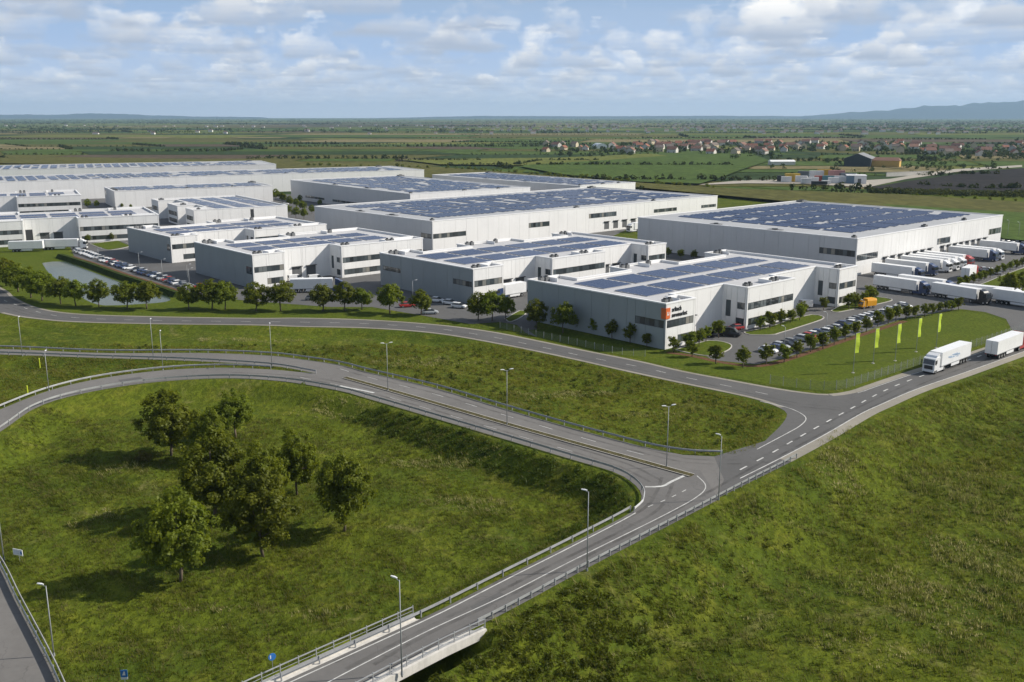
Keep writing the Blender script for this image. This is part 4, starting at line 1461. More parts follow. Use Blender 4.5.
def grass_mat(name, c0, c1, c2, sc=0.05, dark=0.4):
    m, q, o = new_mat(name)
    p = q.node('ShaderNodeNewGeometry').outputs['Position']
    a = q.noise(p, sc, 4, 0.6, 0.5)
    b = q.noise(p, sc * 7, 3, 0.6)
    at = q.node('ShaderNodeAttribute', attribute_name='tone').outputs['Fac']
    cc = q.mix(q.step(a, 0.35, 0.65), c0, c1)
    dry = q.math('MULTIPLY', q.step(q.math('ADD', q.math('MULTIPLY', at, 0.45), q.math('MULTIPLY', b, 0.8)), 0.60, 0.86), 0.85)
    cc = q.mix(dry, cc, c2)
    cc = q.mix(q.math('MULTIPLY', at, dark), cc, tuple(k * 0.45 for k in c0))
    d = q.node('ShaderNodeBsdfDiffuse', {'Color': cc})
    tl = q.node('ShaderNodeBsdfTranslucent', {'Color': cc})
    mx = q.node('ShaderNodeMixShader', {0: 0.55, 1: d.outputs[0], 2: tl.outputs[0]})
    q.t.links.new(mx.outputs[0], o.inputs[0])
    return m


MG = grass_mat('meadow_blades', (0.096, 0.124, 0.015), (0.145, 0.168, 0.017), (0.30, 0.26, 0.11))
MG2 = grass_mat('tussock_blades', (0.15, 0.17, 0.022), (0.19, 0.20, 0.026), (0.34, 0.30, 0.11))
grass('meadow_grass', [(LOOP, 0.8)], 130000, 0.22, 0.55, 0.045, MG, 5, 'tall grass of the meadow inside the loop ramp', box=(-125, 40, 66, 165))
grass('field_grass', [(FIELD, 0.8)], 150000, 0.25, 0.75, 0.05, MG, 6, 'long ruffled grass of the right field and embankment', box=(-25, 150, 66, 215))
grass('verge_grass', [(STRIP, 0.6), (GORE, 0.6)], 95000, 0.2, 0.5, 0.07, MG2, 7, 'rough tussocky grass between the two roads', box=(-125, 75, 128, 215))


MG3 = grass_mat('dry_blades', (0.30, 0.30, 0.10), (0.36, 0.34, 0.13), (0.55, 0.48, 0.26), dark=0.1)
def band(pts, w_): 
    P = cat_rom([gpx(x, y).to_2d() for x, y in pts], 2.0)
    return offs(P, w_) + list(reversed(offs(P, -w_)))
def blob(x, y, rx, ry):
    c = gpx(x, y).to_2d()
    return [c + Vector((rx * math.cos(a) * (1 + .3 * math.sin(3 * a + x)), ry * math.sin(a) * (1 + .3 * math.cos(2 * a + y)))) for a in [k * 0.3142 for k in range(20)]]
grass('dry_grass', [(band([(800, 538), (760, 562), (700, 598), (640, 640), (600, 672)], 0.8), 0), (blob(930, 600, 9, 7), 0), (blob(985, 560, 6, 9), 0), (blob(880, 650, 7, 3), 0), (blob(840, 470, 5, 8), 0), (blob(760, 620, 4, 2.5), 0),
      (blob(230, 610, 5, 2), 0), (blob(205, 628, 4, 1.5), 0), (blob(320, 615, 4, 2), 0), (blob(470, 505, 9, 3), 0), (blob(440, 465, 10, 4), 0), (blob(330, 410, 8, 5), 0), (blob(90, 520, 4, 3), 0), (blob(120, 470, 5, 3), 0), (blob(560, 395, 10, 4), 0), (blob(430, 362, 12, 4), 0), (blob(650, 415, 6, 3), 0), (blob(240, 340, 14, 3), 0)],
      0, 0.25, 0.6, 0.06, MG3, 8, 'pale dry grass in streaks and patches of the meadows', box=(-125, 110, 66, 215), blades=4, keep=4.0)

MG4 = grass_mat('slope_blades', (0.19, 0.205, 0.045), (0.25, 0.25, 0.06), (0.42, 0.38, 0.17), dark=0.35)
grass('slope_grass', [(band([(500, 640), (560, 610), (640, 570), (720, 528), (800, 482), (860, 450), (930, 416), (1010, 387)], 3.2), 0), (blob(960, 590, 16, 12), 0), (blob(930, 480, 14, 14), 0)],
      0, 0.35, 0.85, 0.055, MG4, 18, 'long pale grass bent over the upper slope and the right field', box=(0, 1, 0, 1), blades=5, spread=0.5, keep=1.5)


def bushes(name, polys, n, label, seed, size, box, m, edge=None, nl=26):
    """leafy weeds: each a knot of small leaves; a mass nobody could count"""
    r_ = np.random.default_rng(seed)
    X, Y = r_.uniform(box[0], box[1], n), r_.uniform(box[2], box[3], n)
    ok = np.zeros(n, bool)
    for P, lo, hi in polys:
        i, d = poly_sd(P, X, Y)
        ok |= i & (d > lo) & (d < hi)
    sp, _ = poly_sd(SPAN, X, Y)
    ok &= ~sp & (np.abs(X) < Y * 0.62 + 14)
    if edge is not None: ok &= edge(X, Y)
    X, Y = X[ok], Y[ok]
    n = len(X)
    Z = hgt(X, Y)
    S = r_.uniform(*size, n)
    c = np.repeat(np.stack([X, Y, Z + S * 0.35], 1), nl, 0)
    s_ = np.repeat(S, nl)[:, None]
    d = r_.normal(size=(n * nl, 3))
    d /= np.linalg.norm(d, axis=1)[:, None]
    p = c + d * s_ * np.array([0.62, 0.62, 0.42]) * r_.random((n * nl, 1)) ** 0.5
    nr = d * 0.7 + r_.normal(size=d.shape) * 0.5 + np.array([0, 0, 0.3])
    nr /= np.linalg.norm(nr, axis=1)[:, None]
    a = np.cross(nr, r_.normal(size=d.shape))
    a /= np.linalg.norm(a, axis=1)[:, None]
    b = np.cross(nr, a)
    l = 0.26 * s_ * r_.uniform(0.6, 1.3, (n * nl, 1))
    v = np.stack([p - a * l, p + b * l * 0.6, p + a * l], 1).reshape(-1, 3)
    t = np.repeat(r_.random(n * nl), 3)
    o = link(bpy.data.objects.new(name, np_mesh(name, v, np.arange(len(v)).reshape(-1, 3), [m], smooth=False, tone=t)))
    return tag(o, label, kind='stuff')


M_WEED = leaf_mat('weed_leaves', (0.052, 0.076, 0.014), 0.3)
M_WEED2 = leaf_mat('slope_weed_leaves', (0.078, 0.105, 0.017), 0.35)
bushes('weeds', [(STRIP, 1.5, 60)], 1500, 'dark weedy tufts scattered between the two roads', 41, (0.4, 1.1), (-125, 75, 128, 215), M_WEED)
bushes('slope_weeds', [(LOOP, 0.6, 6.5)], 5200, 'dark weeds along the inner slope below the guardrail', 42, (0.45, 1.05), (-60, 25, 110, 165), M_WEED, edge=lambda X, Y: (Y > 132) | (X > 5))
bushes('bank_weeds', [(FIELD, 0.8, 11)], 5200, 'leafy weeds on the embankment beside the bridge', 43, (0.4, 1.1), (-10, 40, 78, 118), M_WEED2,
       edge=lambda X, Y: np.random.default_rng(3).random(len(X)) < np.clip(1.15 - np.hypot(X + 2, Y - 84) / 24, 0.03, 0.9))

# ------------------------------------------------------------------ lamps
M_LAMPH = mat('lamp_head_white', (0.68, 0.69, 0.70), 0.4, var=0.05)


def street_lamp(p, H, label, arms=1, ang=0.0, arm=1.2, name='street_lamp'):
    root = empty(name, (p[0], p[1], p[2] if len(p) > 2 else 0), ang)
    tag(root, label, 'street lamp', 'street lamps')
    mb = MB()
    mb.tube((0, 0, -0.2), (0, 0, H), 0.075, 0.045, k=8)
    mb.build('pole', M_POLE, root, smooth=True)
    MB().tube((0, 0, 0), (0, 0, 0.35), 0.13, 0.11, k=8).build('base', M_POLE, root)
    for k in range(arms):
        s_ = 1 if k == 0 else -1
        MB().tube((0, 0, H - 0.1), (s_ * arm, 0, H + 0.12), 0.03, 0.028, k=6).build('arm', M_POLE, root)
        b = MB()
        b.loft([[(s_ * (arm - 0.25), y, H + 0.10 + z) for y, z in ((-.07, 0), (.07, 0), (.06, .08), (-.06, .08))],
                [(s_ * (arm + 0.05), y, H + 0.13 + z) for y, z in ((-.13, 0), (.13, 0), (.11, .1), (-.11, .1))],
                [(s_ * (arm + 0.42), y, H + 0.16 + z) for y, z in ((-.10, 0), (.10, 0), (.08, .07), (-.08, .07))]])
        b.build('lamp_head', M_LAMPH, root)
    return root


def lamp_px(x, y, yt, label, low=False, **kw):
    p = gpx(x, y) if low else Vector((*px(x, y), 0))
    return street_lamp(p, height_for(p, yt) - 0.2, label, **kw)


lamp_px(402, 675, 578, 'tall street lamp on the bridge, nearest of all', ang=R(150), arm=0.5)
lamp_px(587, 571, 490, 'street lamp on the right edge of the bridge road, on the slope', ang=R(160), arm=0.4)
lamp_px(718.5, 500, 434.5, 'street lamp at the junction on the right guardrail', ang=R(150), arm=0.4)
lamp_px(666.5, 467, 405, 'double headed lamp at the end of the median', arms=2, arm=0.7, ang=R(20))
lamp_px(507, 425, 369, 'double headed lamp in the middle of the median', arms=2, arm=0.7, ang=R(20))
lamp_px(388, 391, 342.5, 'double headed lamp at the start of the median', arms=2, arm=0.7, ang=R(20))
lamp_px(272, 367, 323.5, 'street lamp where the loop ramp merges', arms=1, arm=0.5, ang=R(100))
lamp_px(163, 370, 331, 'street lamp on the outer edge of the loop ramp, right of two', arm=0.5, ang=R(100))
lamp_px(153.5, 359.5, 319, 'street lamp on the upper left road, taller of a close pair', arm=0.5, ang=R(100))
lamp_px(49, 391, 351, 'street lamp on the outer edge of the loop ramp, left of two', arm=0.5, ang=R(100))
lamp_px(22.5, 356, 317, 'street lamp on the upper left road near the left edge', arm=0.5, ang=R(100))
lamp_px(54, 656, 584, 'street lamp in the meadow beside the lower left road', low=True, ang=R(170), arm=0.5)
lamp_px(4, 560, 486, 'street lamp at the left edge beside the white board', low=True, ang=R(170), arm=0.5)
for i, (x, y, yt) in enumerate([(140, 274, 252), (163, 282, 259), (188, 283, 264), (99, 262, 248), (413, 303, 280), (190, 292, 268)]):
    lamp_px(x, y, yt, '%s car park lamp from the left before the halls' % nth(sorted([140, 163, 188, 99, 413, 190]).index(x)), ang=R(20), arm=0.9)
for i, (x, y, yt) in enumerate([(784, 350, 326), (826, 333, 312), (863, 318, 300), (1007, 240, 220), (1018, 240, 222)]):
    lamp_px(x, y, yt, '%s lamp from the left along the front car park and dock hall' % nth(i), ang=R(130), arm=0.6)

# ------------------------------------------------------------------ banners, fence, signs
M_LIME = mat('banner_lime', (0.46, 0.60, 0.03), 0.7, var=0.06, scale=1.0)
for i, (x, y, yt) in enumerate([(853, 373, 333), (873, 363.5, 328.5), (895, 361, 324), (916, 352, 318.5), (936, 348, 314)]):
    p = Vector((*px(x, y), 0))
    H = height_for(p, yt)
    root = empty('banner', p, R(28 + 3 * i))
    tag(root, '%s lime green banner from the left on the lawn' % nth(i), 'banner', 'lime green banners')
    MB().tube((0, 0, -0.1), (0, 0, H), 0.06, 0.045, k=8).build('pole', M_POLE, root)
    MB().box(-0.25, 0.25, -0.25, 0.25, -0.1, 0.12).build('base', M_KERB, root)
    mb = MB()
    wv = [0.03 * math.sin(k * 1.1 + i) for k in range(9)]
    rings = [[(0.05, wv[k] - 0.012, H - 0.05 - k * 0.51), (0.05 + 1.12, wv[k] * 2.6 - 0.012, H - 0.05 - k * 0.51), (0.05 + 1.12, wv[k] * 2.6 + 0.012, H - 0.05 - k * 0.51), (0.05, wv[k] + 0.012, H - 0.05 - k * 0.51)] for k in range(9)]
    mb.loft(rings)
    mb.build('flag', M_LIME, root)
    MB().tube((0, 0, H - 0.06), (1.1, 0, H - 0.03), 0.025, k=6).build('arm', M_POLE, root)

mf_, q, o_ = new_mat('fence_mesh')          # welded wire: thin bars, see-through between
tcn = q.node('ShaderNodeTexCoord')
sxyz = q.node('ShaderNodeSeparateXYZ', {0: tcn.outputs['UV']})
fr_ = lambda v, per, wd: q.math('LESS_THAN', q.math('FRACT', q.math('DIVIDE', v, per)), wd)
al = q.math('MAXIMUM', fr_(sxyz.outputs[0], 0.12, 0.12), fr_(sxyz.outputs[1], 0.3, 0.06))
bs = q.node('ShaderNodeBsdfPrincipled', {'Base Color': (0.20, 0.22, 0.21, 1), 'Roughness': 0.6, 'Metallic': 0.0})
tr = q.node('ShaderNodeBsdfTransparent')
mx = q.node('ShaderNodeMixShader', {0: al, 1: tr.outputs[0], 2: bs.outputs[0]})
q.t.links.new(mx.outputs[0], o_.inputs[0])
M_FENCE = mf_
fpost = MB().box(-0.04, 0.04, -0.03, 0.03, -0.1, 1.95).mesh('fence_post', [M_POLE])


def fence(pts, label, H=1.8, m=None, step=2.5):
    root = empty('fence', (*pts[0], 0))
    tag(root, label, 'fence', 'wire fences')
    o0 = Vector(pts[0])
    rs = resample([p - o0 for p in pts], step)
    for i, (p, t) in enumerate(rs):
        inst('post', fpost, root, (p.x, p.y, 0), math.atan2(t.y, t.x), (1, 1, H / 1.85))
        if i + 1 < len(rs):
            b = rs[i + 1][0]
            me = bpy.data.meshes.new('wire_panel')
            me.from_pydata([(p.x, p.y, 0.08), (b.x, b.y, 0.08), (b.x, b.y, H), (p.x, p.y, H)], [], [(0, 1, 2, 3)])
            uv = me.uv_layers.new()
            L = (b - p).length
            for k, c in enumerate(((0, 0), (L, 0), (L, H), (0, H))): uv.data[k].uv = c
            me.materials.append(m or M_FENCE)
            link(bpy.data.objects.new('wire_panel', me), root)
    return root


fence(pxl([(770, 384), (806, 389), (828, 390.5), (849, 387.7), (864, 382.5), (901, 370.5), (940, 358), (987, 343), (1010, 335), (1030, 328), (1060, 318)]), 'grey wire fence between the lawn and the truck road')
fence(pxl([(500, 328), (540, 337.5), (587, 347.5), (620, 354.5), (645, 357)]), 'thin green wire fence below the shaded end of the front hall', 1.5)

M_BLUE = mat('sign_blue', (0.03, 0.17, 0.50), 0.4, var=0.05)
M_SIGNW = mat('sign_white', (0.75, 0.76, 0.77), 0.5, var=0.05)
# white board at the left
p = gpx(19, 562)
root = empty('direction_sign', p, R(-20))
tag(root, 'small white board on a post at the left edge of the meadow', 'sign')
MB().tube((0.15, 0, -0.2), (0.15, 0, 1.6), 0.03, k=6).build('post', M_POLE, root)
o = MB().box(-0.75, 0.75, -0.03, 0.03, 0.9, 1.7).build('board', M_SIGNW, root)
MB().box(0.42, 0.66, -0.045, -0.032, 1.1, 1.5).build('symbol', M_BLUE, o)
for dz_ in (1.45, 1.3, 1.15): MB().box(-0.65, 0.3, -0.045, -0.032, dz_ - 0.03, dz_ + 0.03).build('symbol', mat('sign_grey_print', (0.45, 0.52, 0.6), 0.6), o)
# blue sign with white arrow plate at the bottom
p = gpx(125, 684)
root = empty('road_sign', p, R(5))
tag(root, 'blue road sign with white symbol on a post at the bottom edge', 'sign')
MB().tube((0, 0.04, -0.2), (0, 0.04, 1.5), 0.03, k=6).build('post', M_POLE, root)
b = MB().box(-0.32, 0.32, -0.02, 0.02, 0.75, 1.5).build('plate', M_BLUE, root)
MB().hexa([(-0.18, -0.03, 0.95), (0.12, -0.03, 0.95), (0.12, -0.021, 0.95), (-0.18, -0.021, 0.95), (-0.02, -0.03, 1.35), (0.1, -0.03, 1.35), (0.1, -0.021, 1.35), (-0.02, -0.021, 1.35)]).build('symbol', M_SIGNW, b)
MB().box(-0.32, 0.32, -0.025, 0.02, 0.5, 0.735).build('lower_plate', M_SIGNW, root)
# round blue sign on the bridge
p = px(273, 672)
root = empty('road_sign', (*p, 0), R(30))
tag(root, 'round blue sign at the railing of the bridge', 'sign')
MB().tube((0, 0.04, 0), (0, 0.04, 1.9), 0.03, k=6).build('post', M_POLE, root)
b = MB().tube((0, -0.02, 1.55), (0, 0.02, 1.55), 0.36, k=24).build('plate', M_BLUE, root)
MB().box(-0.2, -0.1, -0.03, -0.021, 1.4, 1.75).build('symbol', M_SIGNW, b)
# yellow green marker posts
M_MARKER = mat('marker_lime', (0.50, 0.58, 0.03), 0.6, var=0.08)
for i, (x, y, yt) in enumerate([(40, 367.5, 358.5), (28, 396, 386)]):
    p = gpx(x, y)
    H = height_for(p, yt)
    root = empty('marker_post', p)
    tag(root, ('right' if i == 0 else 'left') + ' lime marker post in the grass beside the loop ramp', 'marker post', 'lime marker posts')
    MB().tube((0, 0, -0.2), (0, 0, H), 0.12, 0.12, k=8).build('sleeve', M_MARKER, root)
    MB().tube((0, 0, H), (0, 0, H + 0.08), 0.14, 0.08, k=8).build('cap', M_MARKER, root)

# ------------------------------------------------------------------ vehicles
def paint(name, c): return mat('paint_' + name, c, 0.3, 0.0, var=0.03, spec=0.6)


PC = dict(white=(0.75, 0.76, 0.77), silver=(0.42, 0.44, 0.46), grey=(0.16, 0.17, 0.18), black=(0.02, 0.021, 0.024), red=(0.36, 0.03, 0.025), blue=(0.025, 0.05, 0.13), beige=(0.45, 0.42, 0.36))
M_CGLASS = mat('vehicle_glass', (0.02, 0.024, 0.028), 0.08, var=0.05, spec=0.8)
M_LIGHT = mat('headlamp', (0.7, 0.72, 0.74), 0.2, var=0.02)
M_TAIL = mat('tail_lamp', (0.35, 0.02, 0.02), 0.3, var=0.02)
M_RIM = mat('wheel_rim', (0.35, 0.36, 0.37), 0.35, 0.6, var=0.05)
wheel_me = MB().tube((0, -0.11, 0), (0, 0.11, 0), 0.32, k=14).mesh('tyre', [M_RUB])
rim_me = MB().tube((0, -0.115, 0), (0, 0.115, 0), 0.2, k=10).mesh('rim', [M_RIM])
bigw_me = MB().tube((0, -0.16, 0), (0, 0.16, 0), 0.5, k=16).mesh('tyre', [M_RUB])
bigr_me = MB().tube((0, -0.165, 0), (0, 0.165, 0), 0.27, k=10).mesh('rim', [M_RIM])


def car_meshes(colname, van=False):
    m_ = paint(colname, PC[colname])
    b = MB()
    if van:
        st = [(-2.5, .9, .35, 1.0), (-2.45, .95, .3, 1.15), (1.4, .95, .3, 1.15), (2.3, .93, .32, 1.0), (2.5, .8, .4, .75)]
    else:
        st = [(-2.15, .70, .42, .75), (-2.05, .84, .32, .92), (-1.3, .88, .26, .95), (0.6, .88, .25, .93), (1.5, .86, .27, .86), (2.0, .80, .33, .72), (2.17, .62, .42, .58)]
    b.loft([[(x, -w_, z0), (x, -w_ * 1.02, (z0 + z1) / 2), (x, -w_ * .9, z1), (x, w_ * .9, z1), (x, w_ * 1.02, (z0 + z1) / 2), (x, w_, z0)] for x, w_, z0, z1 in st])
    body = b.mesh('body', [m_], False)
    g_ = MB()
    if van: base, top, zt = (-2.4, 1.75, .86), (-2.3, 0.9, .74), 1.98
    else: base, top, zt = (-1.85, 1.15, .78), (-1.25, 0.3, .6), 1.40
    zb = 0.9 if not van else 1.1
    g_.hexa([(base[0], -base[2], zb), (base[1], -base[2], zb), (base[1], base[2], zb), (base[0], base[2], zb), (top[0], -top[2], zt), (top[1], -top[2], zt), (top[1], top[2], zt), (top[0], top[2], zt)])
    glass = g_.mesh('window', [M_CGLASS])
    r_ = MB()
    r_.hexa([(top[0] - .06, -top[2] - .03, zt - .04), (top[1] + .06, -top[2] - .03, zt - .04), (top[1] + .06, top[2] + .03, zt - .04), (top[0] - .06, top[2] + .03, zt - .04),
             (top[0] + .1, -top[2] + .06, zt + .06), (top[1] - .1, -top[2] + .06, zt + .06), (top[1] - .1, top[2] - .06, zt + .06), (top[0] + .1, top[2] - .06, zt + .06)])
    if van:
        r_.box(-2.42, 0.2, -0.90, -0.80, 1.1, 1.9)
        r_.box(-2.42, 0.2, 0.80, 0.90, 1.1, 1.9)
    roof = r_.mesh('roof', [m_])
    return body, glass, roof


CARM = {(c, v): None for c in PC for v in (False, True)}
head_me = MB().box(-.03, .03, -.14, .14, -.07, .07).mesh('headlight', [M_LIGHT])
tail_me = MB().box(-.03, .03, -.12, .12, -.08, .08).mesh('tail_light', [M_TAIL])


def car(p, ang, col, label, group='parked cars', van=False, name=None):
    key = (col, van)
    if CARM[key] is None: CARM[key] = car_meshes(col, van)
    body, glass, roof = CARM[key]
    root = empty(name or ('van' if van else 'car'), (p[0], p[1], 0.03), ang)
    tag(root, label, 'van' if van else 'car', group)
    inst('body', body, root)
    inst('window', glass, root)
    inst('roof', roof, root)
    fx = 2.1 if not van else 2.42
    for s_ in (-1, 1):
        for x in (-1.3, 1.32):
            wh = inst('wheel', wheel_me, root, (x, s_ * 0.78, 0.32))
            inst('rim', rim_me, wh)
        inst('headlight', head_me, root, (fx, s_ * 0.5, 0.66))
        inst('tail_light', tail_me, root, (-2.13 if not van else -2.5, s_ * 0.6, 0.75))
    return root


cr = random.Random(5)
pal = ['white', 'white', 'silver', 'grey', 'black', 'blue', 'white', 'silver', 'blue', 'grey', 'silver', 'black', 'white', 'red']
RU = R(BANG)
lot = resample(pxl([(768, 352.5), (800, 342), (850, 324.5), (908, 306.5)]), 2.6)
cols = ['white', 'blue', 'silver', 'black', 'grey', 'white', 'silver', 'red', 'white', 'blue', 'white', 'grey', 'silver', 'white', 'blue', 'white', 'silver', 'grey', 'white', 'white', 'silver', 'black', 'white', 'white', 'silver', 'white', 'grey']
j = 0
for i, (p, t) in enumerate(lot[:-1]):
    if i in (5, 13): continue
    a = math.atan2(t.y, t.x) + R(90) + (math.pi if cr.random() < .7 else 0)
    c = cols[i % len(cols)]
    car(p + Vector((cr.uniform(-.15, .15), cr.uniform(-.2, .2))), a, c, '%s car parked in the front car park row, %s from the left' % (c, nth(j)), 'cars in the front car park')
    j += 1
lot = resample(pxl([(79, 252), (110, 263), (150, 275.5), (190, 288.5)]), 2.9)
for i, (p, t) in enumerate(lot):
    if i in (9, 20): continue
    c = cr.choice(pal)
    if i < 9: c = cr.choice(['white', 'silver', 'white'])
    a = math.atan2(t.y, t.x) + R(90) + (math.pi if cr.random() < .6 else 0)
    car(p + Vector((cr.uniform(-.2, .2), cr.uniform(-.3, .3))), a, c, '%s car in the row along the pond, %s place from the far end' % (c, nth(i)), 'cars along the pond')
for x, y, c, a, lab in [(407, 307, 'red', 20, 'red car parked left of the lamp before the middle hall'), (437, 302, 'white', -20, 'white car parked at the end wall of the middle hall, first of three'),
                        (450, 304.5, 'white', -25, 'white car parked at the end wall of the middle hall, second of three'), (459, 308, 'white', -22, 'white car parked at the end wall of the middle hall, nearest of three'),
                        (430, 314, 'silver', 10, 'silver car parked under the roadside tree by the middle hall'), (313, 300, 'grey', 10, 'grey car behind the roadside trees by the bicycle racks'),
                        (201, 288, 'red', 30, 'dark red car in the shade of the end wall by the pond'), (735, 330, 'red', 200, 'red car behind the dark van at the front hall entrance'), (711, 336.5, 'black', 30, 'black car behind a young tree at the front hall entrance')]:
    car(px(x, y), R(a), c, lab, 'cars near the halls')
car(px(730, 336), R(-25), 'black', 'dark van parked at the entrance of the front hall', 'vans', True)
car(px(803, 307), R(160), 'white', 'white van between two blocks of the front hall', 'vans', True)
car(px(296, 281), R(30), 'white', 'white van at the left loading bay of the second hall', 'vans', True)
car(px(316, 281), R(30), 'white', 'white van at the right loading bay of the second hall', 'vans', True)
for i, (x, y, c) in enumerate([(1003, 243.5, 'silver'), (1008, 244, 'grey'), (1013, 245, 'white'), (1018, 244, 'silver'), (1023, 245.5, 'grey'), (1000, 247, 'black'), (1010, 248, 'silver'), (975, 272, 'blue'), (983, 271, 'silver'), (990, 272, 'white'), (996, 274, 'silver')]):
    car(px(x, y), R(20 + 7 * i), c, '%s car near the far end of the loading docks, %s listed from the dock corner' % (c, nth(i)) if False else '%s car by the loading docks, %s of the scattered cars there' % (c, nth(i)), 'cars by the docks')
for i, (x, y, c) in enumerate([(300, 197.5, 'white'), (308, 198.5, 'silver'), (316, 199.5, 'red'), (324, 200.5, 'white'), (332, 201.5, 'grey'), (340, 202, 'white'), (285, 205, 'silver')]):
    car(px(x, y), R(20 + 3 * i), c, '%s car beside the shaded side of the far hall, %s from the left' % (c, nth([300, 308, 316, 324, 332, 340, 285].index(x))), 'cars by the far hall')


def truck(p, ang, cabcol, label, trailer_len=13.6, print_=False, group='trucks in the yard', cab=True, box=M_SIGNW):
    """semi-trailer truck, its nose towards +x; origin under the middle of the trailer"""
    root = empty('truck', (p[0], p[1], 0.03), ang)
    tag(root, label, 'truck', group)
    tl = trailer_len
    x1 = tl / 2
    tr_ = MB().box(-x1, x1, -1.27, 1.27, 1.18, 4.0).build('trailer', box, root)
    MB().box(-x1 - 0.02, -x1, -1.24, 1.24, 1.22, 3.96).build('rear_door', M_SIGNW, tr_)
    MB().box(-x1 - 0.035, -x1 - 0.021, -0.02, 0.02, 1.25, 3.94).build('door_seam', M_DARK, tr_)
    for s_ in (-1, 1):
        MB().box(-x1, x1, s_ * 1.275 - 0.012, s_ * 1.275 + 0.012, 1.10, 1.24).build('side_rail', M_POLE, tr_)
        MB().box(-1.6, 2.2, s_ * 1.2 - 0.02, s_ * 1.2 + 0.02, 0.45, 1.05).build('side_skirt', M_SIGNW, tr_)
        MB().box(-x1 - 0.03, -x1 + 0.02, s_ * 1.0 - 0.15, s_ * 1.0 + 0.15, 0.95, 1.1).build('tail_light', M_TAIL, tr_)
    MB().box(-x1, x1, -0.5, 0.5, 0.9, 1.17).build('chassis', M_DARK, root)
    for x in (-x1 + 1.6, -x1 + 2.9, -x1 + 4.2):
        for s_ in (-1, 1):
            wh = inst('wheel', bigw_me, root, (x, s_ * 1.05, 0.5))
            inst('rim', bigr_me, wh)
    if print_:
        for k, (a, b, z0, z1) in enumerate(((-1.6, 0.9, 2.35, 2.75), (-0.6, 2.0, 2.55, 2.95), (0.8, 3.2, 2.2, 2.5), (2.2, 3.8, 2.35, 2.75), (-1.0, 0.2, 2.05, 2.3))):
            for s_ in (-1, 1):
                MB().hexa([(a, s_ * 1.282 - .004, z0), (b, s_ * 1.282 - .004, z0 + .1), (b, s_ * 1.282 + .004, z0 + .1), (a, s_ * 1.282 + .004, z0), (a + .4, s_ * 1.282 - .004, z1), (b + .4, s_ * 1.282 - .004, z1), (b + .4, s_ * 1.282 + .004, z1), (a + .4, s_ * 1.282 + .004, z1)]).build('print', mat('trailer_print', (0.36, 0.47, 0.62), 0.5, var=0.2, scale=2), tr_)
    if cab:
        m_ = paint(cabcol, PC[cabcol])
        c0 = x1 + 0.75
        b = MB()
        prof = [(c0, 0.75), (c0 + 2.25, 0.75), (c0 + 2.3, 1.9), (c0 + 2.1, 3.05), (c0 + 1.8, 3.2), (c0, 3.3)]
        b.prism_y(prof, -1.22, 1.22)
        cb = b.build('cab', m_, root)
        MB().loft([[(c0 + 0.05, y, 3.3), (c0 + 1.5, y, 3.22), (c0 + 1.1, y, 3.6), (c0 + 0.05, y, 3.95)] for y in (-1.1, 1.1)]).build('roof_deflector', m_, cb)
        MB().hexa([(c0 + 2.305, -1.12, 1.92), (c0 + 2.33, -1.12, 1.92), (c0 + 2.33, 1.12, 1.92), (c0 + 2.305, 1.12, 1.92), (c0 + 2.13, -1.05, 2.9), (c0 + 2.16, -1.05, 2.9), (c0 + 2.16, 1.05, 2.9), (c0 + 2.13, 1.05, 2.9)]).build('windscreen', M_CGLASS, cb)
        MB().box(c0 + 2.29, c0 + 2.34, -0.85, 0.85, 0.95, 1.7).build('grille', M_DARK, cb)
        MB().box(c0 + 2.2, c0 + 2.4, -1.2, 1.2, 0.42, 0.85).build('bumper', m_, cb)
        for s_ in (-1, 1):
            MB().box(c0 + 1.2, c0 + 2.1, s_ * 1.225 - 0.01, s_ * 1.225 + 0.01, 2.0, 2.8).build('side_window', M_CGLASS, cb)
            MB().box(c0 + 2.2, c0 + 2.35, s_ * 1.45 - 0.08, s_ * 1.45 + 0.08, 1.95, 2.75).build('mirror', M_DARK, cb)
            MB().box(c0 + 2.39, c0 + 2.42, s_ * 0.95 - 0.18, s_ * 0.95 + 0.18, 0.6, 0.78).build('headlight', M_LIGHT, cb)
            MB().box(c0 - 2.0, c0 + 0.9, s_ * 1.15 - 0.06, s_ * 1.15 + 0.06, 0.4, 1.0).build('side_skirt', m_, cb)
        MB().box(c0 - 3.4, c0 + 0.1, -0.45, 0.45, 0.7, 1.1).build('frame_rail', M_DARK, root)
        for x in (c0 + 1.45, c0 - 2.2):
            for s_ in (-1, 1):
                wh = inst('wheel', bigw_me, root, (x, s_ * 1.05, 0.5))
                inst('rim', bigr_me, wh)
    return root


# two trucks on the road
d_ = (px(1000, 343) - px(926, 371)).normalized()
nose = px(926, 374.5)
truck(nose + d_ * 10.6, math.atan2(-d_.y, -d_.x), 'white', 'white truck with faint blue print driving towards the junction', print_=True, group='trucks on the road')
tail = px(990, 359.5)
truck(tail + d_ * 6.9, math.atan2(d_.y, d_.x), 'red', 'white trailer truck with red cab leaving at the right edge', group='trucks on the road')
